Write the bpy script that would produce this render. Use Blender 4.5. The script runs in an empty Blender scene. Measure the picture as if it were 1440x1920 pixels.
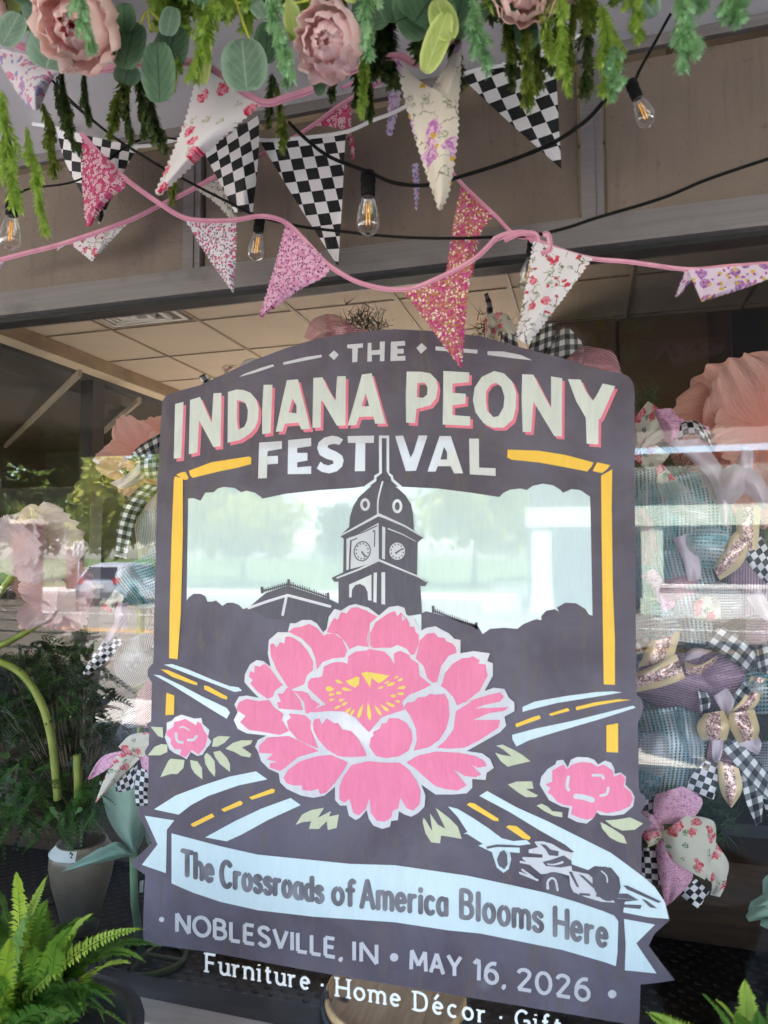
import bpy, math, random
from mathutils import Vector, Matrix, Quaternion
from mathutils.geometry import tessellate_polygon
PI = math.pi
sc = bpy.context.scene
COL = sc.collection
# ---------------------------------------------------------------- camera, light, exposure
CAM_D, CAM_H, FPX = 1.4, 1.6, 1321.0
YAW, PITCH = math.radians(16.3), math.radians(3.5)
CAMPOS = Vector((0, -CAM_D, CAM_H))
FW = Vector((-math.sin(YAW)*math.cos(PITCH), math.cos(YAW)*math.cos(PITCH), math.sin(PITCH)))
RT = Vector((math.cos(YAW), math.sin(YAW), 0))
UP = RT.cross(FW)
cam = bpy.data.cameras.new('camera')
camo = bpy.data.objects.new('camera', cam); COL.objects.link(camo)
camo.matrix_world = Matrix.Translation(CAMPOS) @ Matrix((RT, UP, -FW)).transposed().to_4x4()
cam.sensor_fit = 'VERTICAL'; cam.sensor_height = 24.0; cam.lens = 24.0*FPX/1920.0
cam.clip_start = 0.02; cam.clip_end = 600
cam.dof.use_dof = True; cam.dof.focus_distance = 2.2; cam.dof.aperture_fstop = 4.5
sc.camera = camo
SUN_EL, SUN_AZ = math.radians(70), math.radians(25)      # azimuth from +Y (behind the shop) towards +X
w = bpy.data.worlds.new('World'); sc.world = w; w.use_nodes = True
wt = w.node_tree
sky = wt.nodes.new('ShaderNodeTexSky'); sky.sky_type = 'NISHITA'; sky.sun_disc = False
sky.sun_elevation = SUN_EL; sky.sun_rotation = SUN_AZ
sky.air_density = 1.0; sky.dust_density = 1.2
wt.links.new(sky.outputs[0], wt.nodes['Background'].inputs[0]); wt.nodes['Background'].inputs[1].default_value = 0.15
sl = bpy.data.lights.new('sun', 'SUN'); sl.energy = 5.0; sl.angle = math.radians(0.5); sl.color = (1.0, 0.95, 0.87)
so = bpy.data.objects.new('sun', sl); COL.objects.link(so)
sdir = Vector((math.sin(SUN_AZ)*math.cos(SUN_EL), math.cos(SUN_AZ)*math.cos(SUN_EL), math.sin(SUN_EL)))
so.rotation_euler = sdir.to_track_quat('Z', 'Y').to_euler()
sc.view_settings.view_transform = 'Standard'; sc.view_settings.look = 'None'
sc.view_settings.exposure = 4.0; sc.view_settings.gamma = 1.0
sc.cycles.use_denoising = True
sc.cycles.max_bounces = 8; sc.cycles.diffuse_bounces = 5; sc.cycles.glossy_bounces = 4
sc.cycles.transparent_max_bounces = 24; sc.cycles.transmission_bounces = 6
sc.cycles.caustics_reflective = False; sc.cycles.caustics_refractive = False
sc.cycles.sample_clamp_indirect = 6.0

# ---------------------------------------------------------------- where a point of the photo stands
def ray(u, v): return FW + RT*((u-720)/FPX) - UP*((v-960)/FPX)
def P(u, v, y=0.0):
    d = ray(u, v); return CAMPOS + d*((y+CAM_D)/d.y)
def PZ(u, v, z):
    d = ray(u, v); return CAMPOS + d*((z-CAM_H)/d.z)
def V(u, v, yv):                    # a thing seen mirrored in the shop window stands across the street
    p = P(u, v, yv); return Vector((p.x, -p.y, p.z))
def mpp(y): return (y+CAM_D)/FPX    # metres per photo pixel, roughly, at plane y
rnd = random.Random(7)
def tr(pts, ox, oy, s): return [(ox+x/s, oy+y/s) for x, y in pts]
def L(s):                           # "x,y x,y ..." -> points
    return [tuple(float(q) for q in t.split(',')) for t in s.split()]
def cr(p, n=4, closed=False):       # Catmull-Rom
    p = [Vector(q) for q in p]; m = len(p); out = []
    if m < 3: 
        if m == 2: return [p[0].lerp(p[1], i/n) for i in range(n+1)]
        return p
    for i in range(m if closed else m-1):
        if closed: a, b, c, d = p[(i-1) % m], p[i], p[(i+1) % m], p[(i+2) % m]
        else: a, b, c, d = p[max(i-1, 0)], p[i], p[i+1], p[min(i+2, m-1)]
        for k in range(n):
            t = k/n
            out.append(0.5*((2*b)+(c-a)*t+(2*a-5*b+4*c-d)*t*t+(3*b-a-3*c+d)*t*t*t))
    if not closed: out.append(p[-1])
    return out
def resamp(p, n):
    p = [Vector(q) for q in p]; d = [0]
    for i in range(1, len(p)): d.append(d[-1]+(p[i]-p[i-1]).length)
    T = d[-1] or 1e-9; out = []; j = 0
    for k in range(n+1):
        s = T*k/n
        while j < len(p)-2 and d[j+1] < s: j += 1
        q = (s-d[j])/max(d[j+1]-d[j], 1e-9); out.append(p[j].lerp(p[j+1], min(max(q, 0), 1)))
    return out

# ---------------------------------------------------------------- meshes
class MB:
    def __init__(s): s.v = []; s.f = []; s.m = []; s.uv = []; s.sm = []
    def vert(s, p, uv=(0, 0)): s.v.append(Vector(p)); s.uv.append(uv); return len(s.v)-1
    def face(s, idx, m=0, sm=False): s.f.append(tuple(idx)); s.m.append(m); s.sm.append(sm)
    def grid(s, rows, m=0, uvs=None, sm=True, closed=False):
        base = len(s.v); nr = len(rows); nc = len(rows[0])
        for i, r in enumerate(rows):
            for j, p in enumerate(r): s.vert(p, uvs[i][j] if uvs else (j/(nc-1 or 1), i/(nr-1 or 1)))
        for i in range(nr-1):
            for j in range(nc if closed else nc-1):
                k = (j+1) % nc
                s.face((base+i*nc+j, base+i*nc+k, base+(i+1)*nc+k, base+(i+1)*nc+j), m, sm)
    def box(s, a, b, m=0, R=None):
        x0, y0, z0 = a; x1, y1, z1 = b
        c = [(x0,y0,z0),(x1,y0,z0),(x1,y1,z0),(x0,y1,z0),(x0,y0,z1),(x1,y0,z1),(x1,y1,z1),(x0,y1,z1)]
        i0 = len(s.v)
        for q in c: s.vert(R @ Vector(q) if R else q, (q[0], q[2]))
        for f in ((0,3,2,1),(4,5,6,7),(0,1,5,4),(1,2,6,5),(2,3,7,6),(3,0,4,7)): s.face([i0+k for k in f], m)
    def tube(s, path, r, m=0, n=8, cap=True, sq=1.0):
        path = [Vector(p) for p in path]
        if not hasattr(r, '__len__'): r = [r]*len(path)
        t0 = (path[1]-path[0]).normalized()
        ref = Vector((0, 1, 0)) if abs(t0.y) < .9 else Vector((1, 0, 0))
        rows = []; nrm = (ref - t0*ref.dot(t0)).normalized(); acc = 0; uvs = []
        for i, p in enumerate(path):
            t = (path[min(i+1, len(path)-1)]-path[max(i-1, 0)]).normalized()
            nrm = (nrm - t*nrm.dot(t)).normalized(); bi = t.cross(nrm)
            rows.append([p+(nrm*math.cos(2*PI*k/n)*sq+bi*math.sin(2*PI*k/n))*r[i] for k in range(n)])
            if i: acc += (p-path[i-1]).length
            uvs.append([(k/n, acc) for k in range(n)])
        b = len(s.v); s.grid(rows, m, uvs, True, True)
        if cap:
            s.face([b+k for k in range(n)][::-1], m); e = b+(len(path)-1)*n; s.face([e+k for k in range(n)], m)
    def lathe(s, prof, org, ax=(0, 0, 1), m=0, n=24, cap=False):
        q = Vector((0, 0, 1)).rotation_difference(Vector(ax).normalized()); org = Vector(org)
        rows = [[org+q @ Vector((r*math.cos(2*PI*k/n), r*math.sin(2*PI*k/n), z)) for k in range(n)] for r, z in prof]
        b = len(s.v); s.grid(rows, m, [[(k/n, z) for k in range(n)] for r, z in prof], True, True)
        if cap:
            s.face([b+k for k in range(n)][::-1], m); e = b+(len(prof)-1)*n; s.face([e+k for k in range(n)], m)
    def flat(s, loops, m=0):            # polygon with holes, already in 3D, flat
        loops = [[Vector(p) for p in l] for l in loops]
        allp = [p for l in loops for p in l]; b = len(s.v)
        for p in allp: s.vert(p, (p.x, p.z))
        for t in tessellate_polygon(loops):
            a, c, d = t
            n = (allp[c]-allp[a]).cross(allp[d]-allp[a])
            if n.length < 1e-12: continue
            s.face((b+a, b+c, b+d) if n.y < 0 else (b+a, b+d, b+c), m)
    def slab(s, loop, t, m=0):          # a flat board facing -Y, t thick
        loop = [Vector(p) for p in loop]; s.flat([loop], m)
        bk = [p+Vector((0, t, 0)) for p in loop]; k0 = len(s.f); s.flat([bk], m)
        for i in range(k0, len(s.f)): s.f[i] = s.f[i][::-1]
        n = len(loop); b = len(s.v)
        for p in loop+bk: s.vert(p, (p.x, p.z))
        ar = sum(loop[i].x*loop[(i+1) % n].z-loop[(i+1) % n].x*loop[i].z for i in range(n))
        for i in range(n):
            j = (i+1) % n; q = (b+i, b+n+i, b+n+j, b+j)
            s.face(q if ar > 0 else q[::-1], m)
ORG = {}
def obj(name, mb, mats, parent=None, sub=None):
    if not isinstance(mats, (list, tuple)): mats = [mats]
    org = ORG.get(parent.name, Vector()) if parent else Vector()
    me = bpy.data.meshes.new(name); me.from_pydata([p-org for p in mb.v], [], mb.f)
    for m in mats: me.materials.append(m)
    me.polygons.foreach_set('material_index', mb.m); me.polygons.foreach_set('use_smooth', mb.sm)
    ul = me.uv_layers.new(name='UVMap'); fl = []
    for l in me.loops: fl.extend(mb.uv[l.vertex_index])
    ul.data.foreach_set('uv', fl); me.update()
    o = bpy.data.objects.new(name, me); COL.objects.link(o)
    if parent: o.parent = parent; ORG[o.name] = org
    return o
def islands(name, mb, mats, parent, gap=.012):
    """one object for each piece of a many-piece mesh (pieces nearer than gap stay together)"""
    n = len(mb.v); par = list(range(n))
    def find(i):
        while par[i] != i: par[i] = par[par[i]]; i = par[i]
        return i
    for f in mb.f:
        for k in f[1:]: par[find(f[0])] = find(k)
    used = {}
    for f in mb.f: used.setdefault(find(f[0]), []).append(f)
    bx = []
    for r, fs in used.items():
        vs = {i for f in fs for i in f}; xs = [mb.v[i].x for i in vs]; zs = [mb.v[i].z for i in vs]; bx.append([min(xs), max(xs), min(zs), max(zs), {r}])
    ch = True
    while ch:
        ch = False
        for i in range(len(bx)):
            for j in range(i+1, len(bx)):
                a, c = bx[i], bx[j]
                if a[0]-gap < c[1] and c[0]-gap < a[1] and a[2]-gap < c[3] and c[2]-gap < a[3]:
                    bx[i] = [min(a[0], c[0]), max(a[1], c[1]), min(a[2], c[2]), max(a[3], c[3]), a[4] | c[4]]; del bx[j]; ch = True; break
            if ch: break
    res = []
    for q in bx:
        m = MB(); mp = {}
        for fi, f in enumerate(mb.f):
            if find(f[0]) in q[4]:
                for i in f:
                    if i not in mp: mp[i] = m.vert(mb.v[i], mb.uv[i])
                m.face([mp[i] for i in f], mb.m[fi], mb.sm[fi])
        res.append(obj(name, m, mats, parent))
    return res
def tag(o, label, cat=None, group=None):
    o['label'] = label
    if cat: o['category'] = cat
    if group: o['group'] = group
    return o
def thing(name, label, cat, loc=(0, 0, 0), group=None):
    o = bpy.data.objects.new(name, None); COL.objects.link(o); o.location = loc; o.empty_display_size = .1
    ORG[o.name] = Vector(loc); return tag(o, label, cat, group)
def struct(name, mb, mats, parent=None):
    o = obj(name, mb, mats, parent); o['kind'] = 'structure'; return o

# ruled cloth patch between two traced edges; bulge pushes the middle towards the viewer
def patch(mb, A, B, y, bulge=.02, nu=8, nv=14, m=0, uvmode='strip', pink=0, wave=0, dy=(0, 0), seed=0, rip=0, dyb=0):
    R = random.Random(seed)
    a = resamp(cr(A, 6), nv); b = resamp(cr(B, 6), nv)
    rows = []; uvs = []; acc = 0; prev = None; ph = R.random()*6
    for i in range(nv+1):
        t = i/nv; pa, pb = a[i], b[i]; row = []; uv = []
        d = pb-pa
        if pink and d.length > 1:
            k = (pink if i % 2 else -pink)*.5; n = d.normalized(); pa = pa-n*k; pb = pb+n*k
        for j in range(nu+1):
            s = j/nu; q = pa.lerp(pb, s)
            yy = y+dy[0]*(1-t)+dy[1]*t+dyb*(s-.5)-bulge*math.sin(PI*s)*(.35+.65*math.sin(PI*min(max(t, .05), .95)))
            yy += wave*math.sin(ph+s*5+t*4)+rip*math.sin(ph+s*(17+3*math.sin(t*3+ph)))*(0.3+t)
            p = P(q.x, q.y, yy); row.append(p)
        mid = row[nu//2]
        if prev is not None: acc += (mid-prev).length
        prev = mid; wd = (row[-1]-row[0]).length
        for j in range(nu+1):
            s = j/nu
            uv.append(((s-.5)*wd, acc) if uvmode == 'strip' else ((s, acc) if uvmode == 'unit' else (row[j].x, row[j].z)))
        rows.append(row); uvs.append(uv)
    mb.grid(rows, m, uvs)

# ---------------------------------------------------------------- materials
class NT:
    def __init__(s, name):
        s.mat = bpy.data.materials.new(name); s.mat.use_nodes = True; s.t = s.mat.node_tree; s.t.nodes.clear()
        s.out = s.n('OutputMaterial')
    def n(s, typ, **kw):
        x = s.t.nodes.new('ShaderNode'+typ)
        for k, v in kw.items():
            if k.startswith('i_'): 
                key = k[2:]; key = int(key) if key.isdigit() else key.replace('_', ' ')
                s.set(x, key, v)
            else: setattr(x, k, v)
        return x
    def set(s, x, key, v):
        if hasattr(v, 'bl_idname') or hasattr(v, 'is_linked'):
            o = v.outputs[0] if hasattr(v, 'outputs') else v; s.t.links.new(o, x.inputs[key])
        else:
            if isinstance(v, (tuple, list)) and len(v) == 3 and x.inputs[key].type == 'RGBA': v = (*v, 1)
            x.inputs[key].default_value = v
    def math(s, op, a, b=0.0, c=None):
        x = s.n('Math', operation=op); s.set(x, 0, a); s.set(x, 1, b)
        if c is not None: s.set(x, 2, c)
        return x.outputs[0]
    def mix(s, f, a, b):
        x = s.n('MixRGB'); s.set(x, 0, f); s.set(x, 1, a); s.set(x, 2, b); return x.outputs[0]
    def obj(s): return s.n('TexCoord').outputs['Object']
    def uv(s): return s.n('TexCoord').outputs['UV']
    def noise(s, scale, vec=None, detail=3, rough=.55, dist=0):
        x = s.n('TexNoise', i_Scale=scale, i_Detail=detail, i_Roughness=rough, i_Distortion=dist)
        s.t.links.new(vec if vec is not None else s.obj(), x.inputs['Vector']); return x
    def ramp(s, f, a, b, c0=(0, 0, 0), c1=(1, 1, 1)):
        x = s.n('ValToRGB'); s.set(x, 0, f); e = x.color_ramp.elements
        e[0].position = a; e[1].position = b; e[0].color = (*c0, 1); e[1].color = (*c1, 1); return x.outputs[0]
    def scalevec(s, vec, sc_, loc=(0, 0, 0), rot=(0, 0, 0)):
        x = s.n('Mapping'); s.t.links.new(vec, x.inputs[0]); x.inputs[3].default_value = sc_ if hasattr(sc_, '__len__') else (sc_,)*3
        x.inputs[1].default_value = loc; x.inputs[2].default_value = rot; return x.outputs[0]
    def bump(s, h, st=.3, dist=.01):
        x = s.n('Bump', i_Strength=st, i_Distance=dist); s.set(x, 'Height', h); return x.outputs[0]
    def bsdf(s, col, rough=.6, metal=0, spec=.4, nrm=None, sheen=0, **kw):
        x = s.n('BsdfPrincipled'); s.set(x, 'Base Color', col); s.set(x, 'Roughness', rough)
        x.inputs['Metallic'].default_value = metal; x.inputs['Specular IOR Level'].default_value = spec
        if sheen: x.inputs['Sheen Weight'].default_value = sheen
        if nrm is not None: s.t.links.new(nrm, x.inputs['Normal'])
        return x.outputs[0]
    def trl(s, sh, col, f=.3):
        x = s.n('BsdfTranslucent'); s.set(x, 0, col); return s.mixs(f, sh, x.outputs[0])
    def mixs(s, f, a, b):
        x = s.n('MixShader'); s.set(x, 0, f); s.t.links.new(a, x.inputs[1]); s.t.links.new(b, x.inputs[2]); return x.outputs[0]
    def done(s, sh): s.t.links.new(sh, s.out.inputs[0]); return s.mat
def pbr(name, col, rough=.6, metal=0, spec=.4, var=.12, vs=6, bump=0, bs=40, trans=0, col2=None, stretch=(1, 1, 1)):
    t = NT(name); vec = t.scalevec(t.obj(), stretch)
    n = t.noise(vs, vec, 4); c2 = col2 or tuple(c*(1-2*var) for c in col); c1 = col if col2 else tuple(min(1, c*(1+var)) for c in col)
    c = t.mix(t.ramp(n.outputs[0], .35, .68), c2, c1)
    nr = t.bump(t.noise(bs, vec, 3).outputs[0], bump, .01) if bump else None
    r = t.math('MULTIPLY_ADD', n.outputs[0], .2, rough-.1)
    sh = t.bsdf(c, r, metal, spec, nr)
    if trans: sh = t.trl(sh, c, trans)
    return t.done(sh)
def weave(t):
    uv = t.uv(); a = t.n('TexWave', wave_type='BANDS', bands_direction='X', i_Scale=160.0); b = t.n('TexWave', wave_type='BANDS', bands_direction='Y', i_Scale=160.0)
    t.t.links.new(uv, a.inputs[0]); t.t.links.new(uv, b.inputs[0]); return t.bump(t.math('ADD', a.outputs[1], b.outputs[1]), .25, .002)
def floral(name, base, layers, trans=.22, warp=.004, sprig=None):
    t = NT(name); uv = t.uv()
    nz = t.n('TexNoise', i_Scale=70.0, i_Detail=2.0); t.t.links.new(uv, nz.inputs['Vector'])
    off = t.n('VectorMath', operation='SCALE'); sub = t.n('VectorMath', operation='SUBTRACT'); t.t.links.new(nz.outputs['Color'], sub.inputs[0]); sub.inputs[1].default_value = (.5, .5, .5)
    t.t.links.new(sub.outputs[0], off.inputs[0]); off.inputs['Scale'].default_value = warp*2
    ad = t.n('VectorMath', operation='ADD'); t.t.links.new(uv, ad.inputs[0]); t.t.links.new(off.outputs[0], ad.inputs[1]); vec = ad.outputs[0]
    c = base
    if sprig:
        x = t.n('TexVoronoi', voronoi_dimensions='2D', feature='DISTANCE_TO_EDGE', i_Scale=sprig[0]); t.t.links.new(vec, x.inputs['Vector'])
        g = t.noise(sprig[0]*.8, uv, 2); k = t.math('MULTIPLY', t.math('LESS_THAN', x.outputs[0], sprig[2]), t.math('GREATER_THAN', g.outputs[0], .5))
        c = t.mix(k, c, sprig[1])
    for i, ly in enumerate(layers):
        scale, r, prob, col = ly[:4]
        mv = t.scalevec(vec, 1, (i*3.7, i*1.9, 0))
        x = t.n('TexVoronoi', voronoi_dimensions='2D', i_Scale=float(scale)); t.t.links.new(mv, x.inputs['Vector'])
        sp = t.n('SeparateColor'); t.t.links.new(x.outputs['Color'], sp.inputs[0])
        ok = t.math('LESS_THAN', sp.outputs[0], prob)
        k = t.math('MULTIPLY', t.math('LESS_THAN', x.outputs['Distance'], r), ok)
        if len(ly) > 4:
            pn = t.noise(scale*6, mv, 2); col = t.mix(t.ramp(pn.outputs[0], .42, .56), col, ly[4])
        c = t.mix(k, c, col)
        if len(ly) > 5:
            k2 = t.math('MULTIPLY', t.math('LESS_THAN', x.outputs['Distance'], r*.35), ok); c = t.mix(k2, c, ly[5])
    sh = t.bsdf(c, .85, 0, .2, weave(t)); return t.done(t.trl(sh, c, trans))
def checkmat(name, size, a=(.012, .012, .014), b=(.78, .75, .78), rot=0, trans=.12, uv=True):
    t = NT(name); x = t.n('TexChecker', i_Scale=1.0/size); x.inputs[1].default_value = (*a, 1); x.inputs[2].default_value = (*b, 1)
    t.t.links.new(t.scalevec(t.uv(), 1, (.013, .007, .5*size), (0, 0, rot)), x.inputs[0])
    sh = t.bsdf(x.outputs[0], .55, 0, .35); return t.done(t.trl(sh, x.outputs[0], trans))
def gingham(name, size, a=(.015, .015, .02), b=(.75, .74, .78), trans=.15):
    t = NT(name); s = t.n('SeparateXYZ'); t.t.links.new(t.uv(), s.inputs[0])
    def st(o): return t.math('GREATER_THAN', t.math('FRACT', t.math('MULTIPLY_ADD', o, .5/size, 40.25)), .5)
    k = t.math('MULTIPLY', t.math('ADD', st(s.outputs[0]), st(s.outputs[1])), .5)
    x = t.n('ValToRGB'); t.set(x, 0, k); e = x.color_ramp.elements; x.color_ramp.interpolation = 'CONSTANT'
    e[0].color = (*a, 1); e[1].position = .75; e[1].color = (*b, 1); q = e.new(.25); q.color = (.17, .17, .19, 1)
    sh = t.bsdf(x.outputs[0], .7, 0, .3, weave(t)); return t.done(t.trl(sh, x.outputs[0], trans))
def decomesh(name, cols, pitch=.0065, fill=.55, back=.12, metal=.6):     # open woven mesh with shiny threads
    t = NT(name); uv = t.uv(); s = t.n('SeparateXYZ'); t.t.links.new(uv, s.inputs[0])
    w_ = t.noise(7, uv, 2); wob = t.math('MULTIPLY', w_.outputs[0], .004)
    def th(o, p, f): return t.math('LESS_THAN', t.math('FRACT', t.math('ADD', t.math('DIVIDE', t.math('ADD', o, wob), p), 50.0)), f)
    a = th(s.outputs[0], pitch, fill); b = th(s.outputs[1], pitch*.75, .3)
    x = t.n('ValToRGB'); e = x.color_ramp.elements; t.set(x, 0, t.noise(1, t.scalevec(uv, (1/pitch*.35, 3, 1)), 2).outputs[0])
    for i, c in enumerate(cols):
        p = .3+.4*i/(len(cols)-1)
        q = e[0] if i == 0 else (e[1] if i == len(cols)-1 else e.new(p)); q.position = p; q.color = (*c, 1)
    spk = t.ramp(t.noise(260, uv, 1).outputs[0], .55, .7); colr = t.mix(t.math('MULTIPLY', spk, .35), x.outputs[0], (.8, .8, .85))
    sh = t.trl(t.bsdf(colr, .45, metal*.5, .5), colr, .3); tp = t.n('BsdfTransparent').outputs[0]
    k = t.math('MAXIMUM', t.math('MAXIMUM', a, b), back)
    return t.done(t.mixs(k, tp, sh))
def glitter(name, edge=(.66, .5, .3), mid=(.5, .2, .2)):
    t = NT(name); s = t.n('SeparateXYZ'); t.t.links.new(t.uv(), s.inputs[0])
    k = t.math('LESS_THAN', t.math('ABSOLUTE', t.math('SUBTRACT', s.outputs[0], .5)), .24)
    v = t.n('TexVoronoi', i_Scale=330.0); t.t.links.new(t.obj(), v.inputs[0])
    g = t.mix(t.ramp(t.n('SeparateColor', i_0=v.outputs['Color']).outputs[0], .3, .8), tuple(c*.45 for c in mid), (.85, .62, .58))
    e = t.mix(t.ramp(t.noise(30, t.obj(), 3).outputs[0], .3, .7), tuple(c*.8 for c in edge), edge)
    c = t.mix(k, e, g); sh = t.bsdf(c, t.math('MULTIPLY_ADD', k, -.25, .55), .25, .5); return t.done(sh)
def leafmat(name, a, b, trans=.35, rough=.5, vs=9, spec=.4):
    t = NT(name); n = t.noise(vs, t.obj(), 3)
    c = t.mix(t.ramp(n.outputs[0], .36, .66), a, b); sh = t.bsdf(c, rough, 0, spec)
    tc = tuple(min(1, q*1.3) for q in b); return t.done(t.trl(sh, t.mix(n.outputs[0], c, tc), trans))
def glassmat(name, lo=.03, hi=.5, tint=(1, 1, 1), rough=0.0, grime=True, power=4.0):
    t = NT(name); lw = t.n('LayerWeight', i_Blend=.5); f = t.math('POWER', lw.outputs['Facing'], power)
    k = t.math('MULTIPLY_ADD', f, hi, lo)
    g = t.n('BsdfGlossy'); g.inputs['Roughness'].default_value = rough; g.inputs[0].default_value = (1, 1, 1, 1)
    tp = t.n('BsdfTransparent'); tp.inputs[0].default_value = (*tint, 1)
    return t.done(t.mixs(k, tp.outputs[0], g.outputs[0]))
def petalmat(name, a, b, trans=.35, uvgrad=True, crinkle=0, vs=14, edge=None):
    t = NT(name); s = t.n('SeparateXYZ'); t.t.links.new(t.uv(), s.inputs[0])
    n = t.noise(vs, t.obj(), 3); f = t.math('ADD', t.math('MULTIPLY', s.outputs[1], 1.0), t.math('MULTIPLY_ADD', n.outputs[0], .5, -.25))
    c = t.mix(t.ramp(f, .1, .9), a, b)
    nr = None
    if crinkle:
        w_ = t.noise(55, t.scalevec(t.uv(), (1, .1, 1)), 4).outputs[0]; nr = t.bump(w_, crinkle, .05); c = t.mix(t.ramp(w_, .35, .6, (.5, .5, .5), (0, 0, 0)), c, tuple(q*.86 for q in a))
    sh = t.bsdf(c, .75, 0, .2, nr); return t.done(t.trl(sh, c, trans))
# ================================================================ materials of the setting
def concrete(name, a, b, joint=None, scale=3):
    t = NT(name); o = t.obj(); n = t.noise(scale, o, 6, .6); c = t.mix(t.ramp(n.outputs[0], .3, .7), a, b)
    if joint:
        br = t.n('TexBrick', i_Scale=1.0, offset=0.0); br.inputs['Brick Width'].default_value = joint; br.inputs['Row Height'].default_value = joint; br.inputs['Mortar Size'].default_value = .012
        t.t.links.new(o, br.inputs[0]); c = t.mix(br.outputs['Fac'], c, tuple(q*.45 for q in a))
    return t.done(t.bsdf(c, .9, 0, .2, t.bump(t.noise(60).outputs[0], .3, .01)))
def brickmat(name, a, b, mortar):
    t = NT(name); o = t.obj(); s = t.n('SeparateXYZ'); t.t.links.new(o, s.inputs[0])
    cb = t.n('CombineXYZ', i_0=t.math('ADD', s.outputs[0], s.outputs[1]), i_1=s.outputs[2]); br = t.n('TexBrick', i_Scale=1.0)
    t.t.links.new(cb.outputs[0], br.inputs[0]); br.inputs['Color1'].default_value = (*a, 1); br.inputs['Color2'].default_value = (*b, 1); br.inputs['Mortar'].default_value = (*mortar, 1)
    br.inputs['Brick Width'].default_value = .34; br.inputs['Row Height'].default_value = .11; br.inputs['Mortar Size'].default_value = .014
    return t.done(t.bsdf(br.outputs[0], .9, 0, .2))
def alum(name, a=(.23, .205, .21), rough=.42):
    t = NT(name); n = t.noise(4, t.scalevec(t.obj(), (1, 30, 40)), 4); n2 = t.noise(9, t.obj(), 4)
    c = t.mix(t.ramp(n.outputs[0], .3, .7), tuple(q*.82 for q in a), a); c = t.mix(t.ramp(n2.outputs[0], .56, .75), c, tuple(q*.6 for q in a))
    return t.done(t.bsdf(c, rough, .35, .5))
def stucco(name, a, b):
    t = NT(name); n = t.noise(2.2, t.obj(), 6, .6); c = t.mix(t.ramp(n.outputs[0], .3, .7), a, b)
    dr = t.noise(5, t.scalevec(t.obj(), (7, 1, .6)), 5, .65); c = t.mix(t.math('MULTIPLY', t.ramp(dr.outputs[0], .52, .72), .4), c, tuple(q*.55 for q in a)); sp = t.noise(45, t.obj(), 2); c = t.mix(t.math('MULTIPLY', t.ramp(sp.outputs[0], .66, .74), .3), c, tuple(q*.4 for q in a))
    return t.done(t.bsdf(c, .6, 0, .35, t.bump(t.noise(130, t.obj(), 4).outputs[0], .5, .004)))
def woodmat(name, a, b, sc_=(14, 14, 1.2), rough=.6):
    t = NT(name); n = t.noise(2.5, t.scalevec(t.obj(), sc_), 5, .6, 1.2); c = t.mix(t.ramp(n.outputs[0], .3, .68), a, b)
    return t.done(t.bsdf(c, rough, 0, .3, t.bump(n.outputs[0], .2, .004)))
m_soffit = pbr('painted_soffit', (.74, .71, .74), .6, var=.05, vs=1.5, bump=.1)
m_alum = alum('aluminium')
m_alumdk = alum('dark_aluminium', (.03, .028, .028), .4)
m_stucco = stucco('brown_stucco_panel', (.15, .114, .094), (.20, .152, .124))
m_black = pbr('black_rubber', (.012, .012, .012), .5, var=.2)
m_gasket = pbr('gasket', (.01, .01, .01), .6)
m_ceil = pbr('ceiling_tile', (.52, .44, .345), .85, var=.03, vs=3, bump=.15, bs=120)
m_tbar = pbr('ceiling_bar', (.26, .19, .12), .6)
m_beam = pbr('shaded_beam', (.24, .17, .10), .7)
m_cream = pbr('cream_paint', (.72, .62, .46), .7, var=.04)
m_tan = pbr('tan_wall', (.11, .07, .035), .8, var=.08, vs=2)
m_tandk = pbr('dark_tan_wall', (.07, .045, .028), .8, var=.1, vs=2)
m_olive = pbr('olive_wall', (.04, .036, .026), .8, var=.08, vs=2)
m_dark = pbr('dark_paint', (.02, .018, .022), .6)
m_wood = woodmat('brown_wood', (.035, .02, .012), (.075, .042, .022), (1.2, 14, 14))
m_pane = glassmat('window_glass', .045, .6)
m_panein = glassmat('window_glass_back', .012, .25)
# mat with raised dots
t = NT('studded_rubber'); v = t.n('TexVoronoi', voronoi_dimensions='2D', i_Scale=26.0, i_Randomness=0.0); t.t.links.new(t.scalevec(t.obj(), (1, 1, 1), (0, 0, 0), (0, 0, .78)), v.inputs[0])
k = t.ramp(v.outputs['Distance'], .16, .34, (1, 1, 1), (0, 0, 0))
m_mat = t.done(t.bsdf(t.mix(k, (.005, .005, .006), (.028, .028, .032)), .45, 0, .5, t.bump(k, .6, .004)))
m_walk = concrete('sidewalk_concrete', (.42, .40, .37), (.52, .49, .46), 1.5)
m_road = concrete('asphalt', (.155, .138, .122), (.21, .19, .168), None, 2)
m_yellow = pbr('road_yellow', (.62, .33, .05), .8); m_rwhite = pbr('road_white', (.75, .75, .73), .8)
m_grass = pbr('grass', (.10, .16, .035), .9, var=.3, vs=3)
m_brick = brickmat('red_brick', (.20, .085, .06), (.15, .06, .045), (.28, .25, .22))
m_white = pbr('white_paint', (.78, .78, .75), .5, var=.03)
m_mint = pbr('mint_white_paint', (.66, .76, .64), .5, var=.03)
m_grey = pbr('grey_siding', (.40, .42, .45), .6, var=.05)

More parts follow.
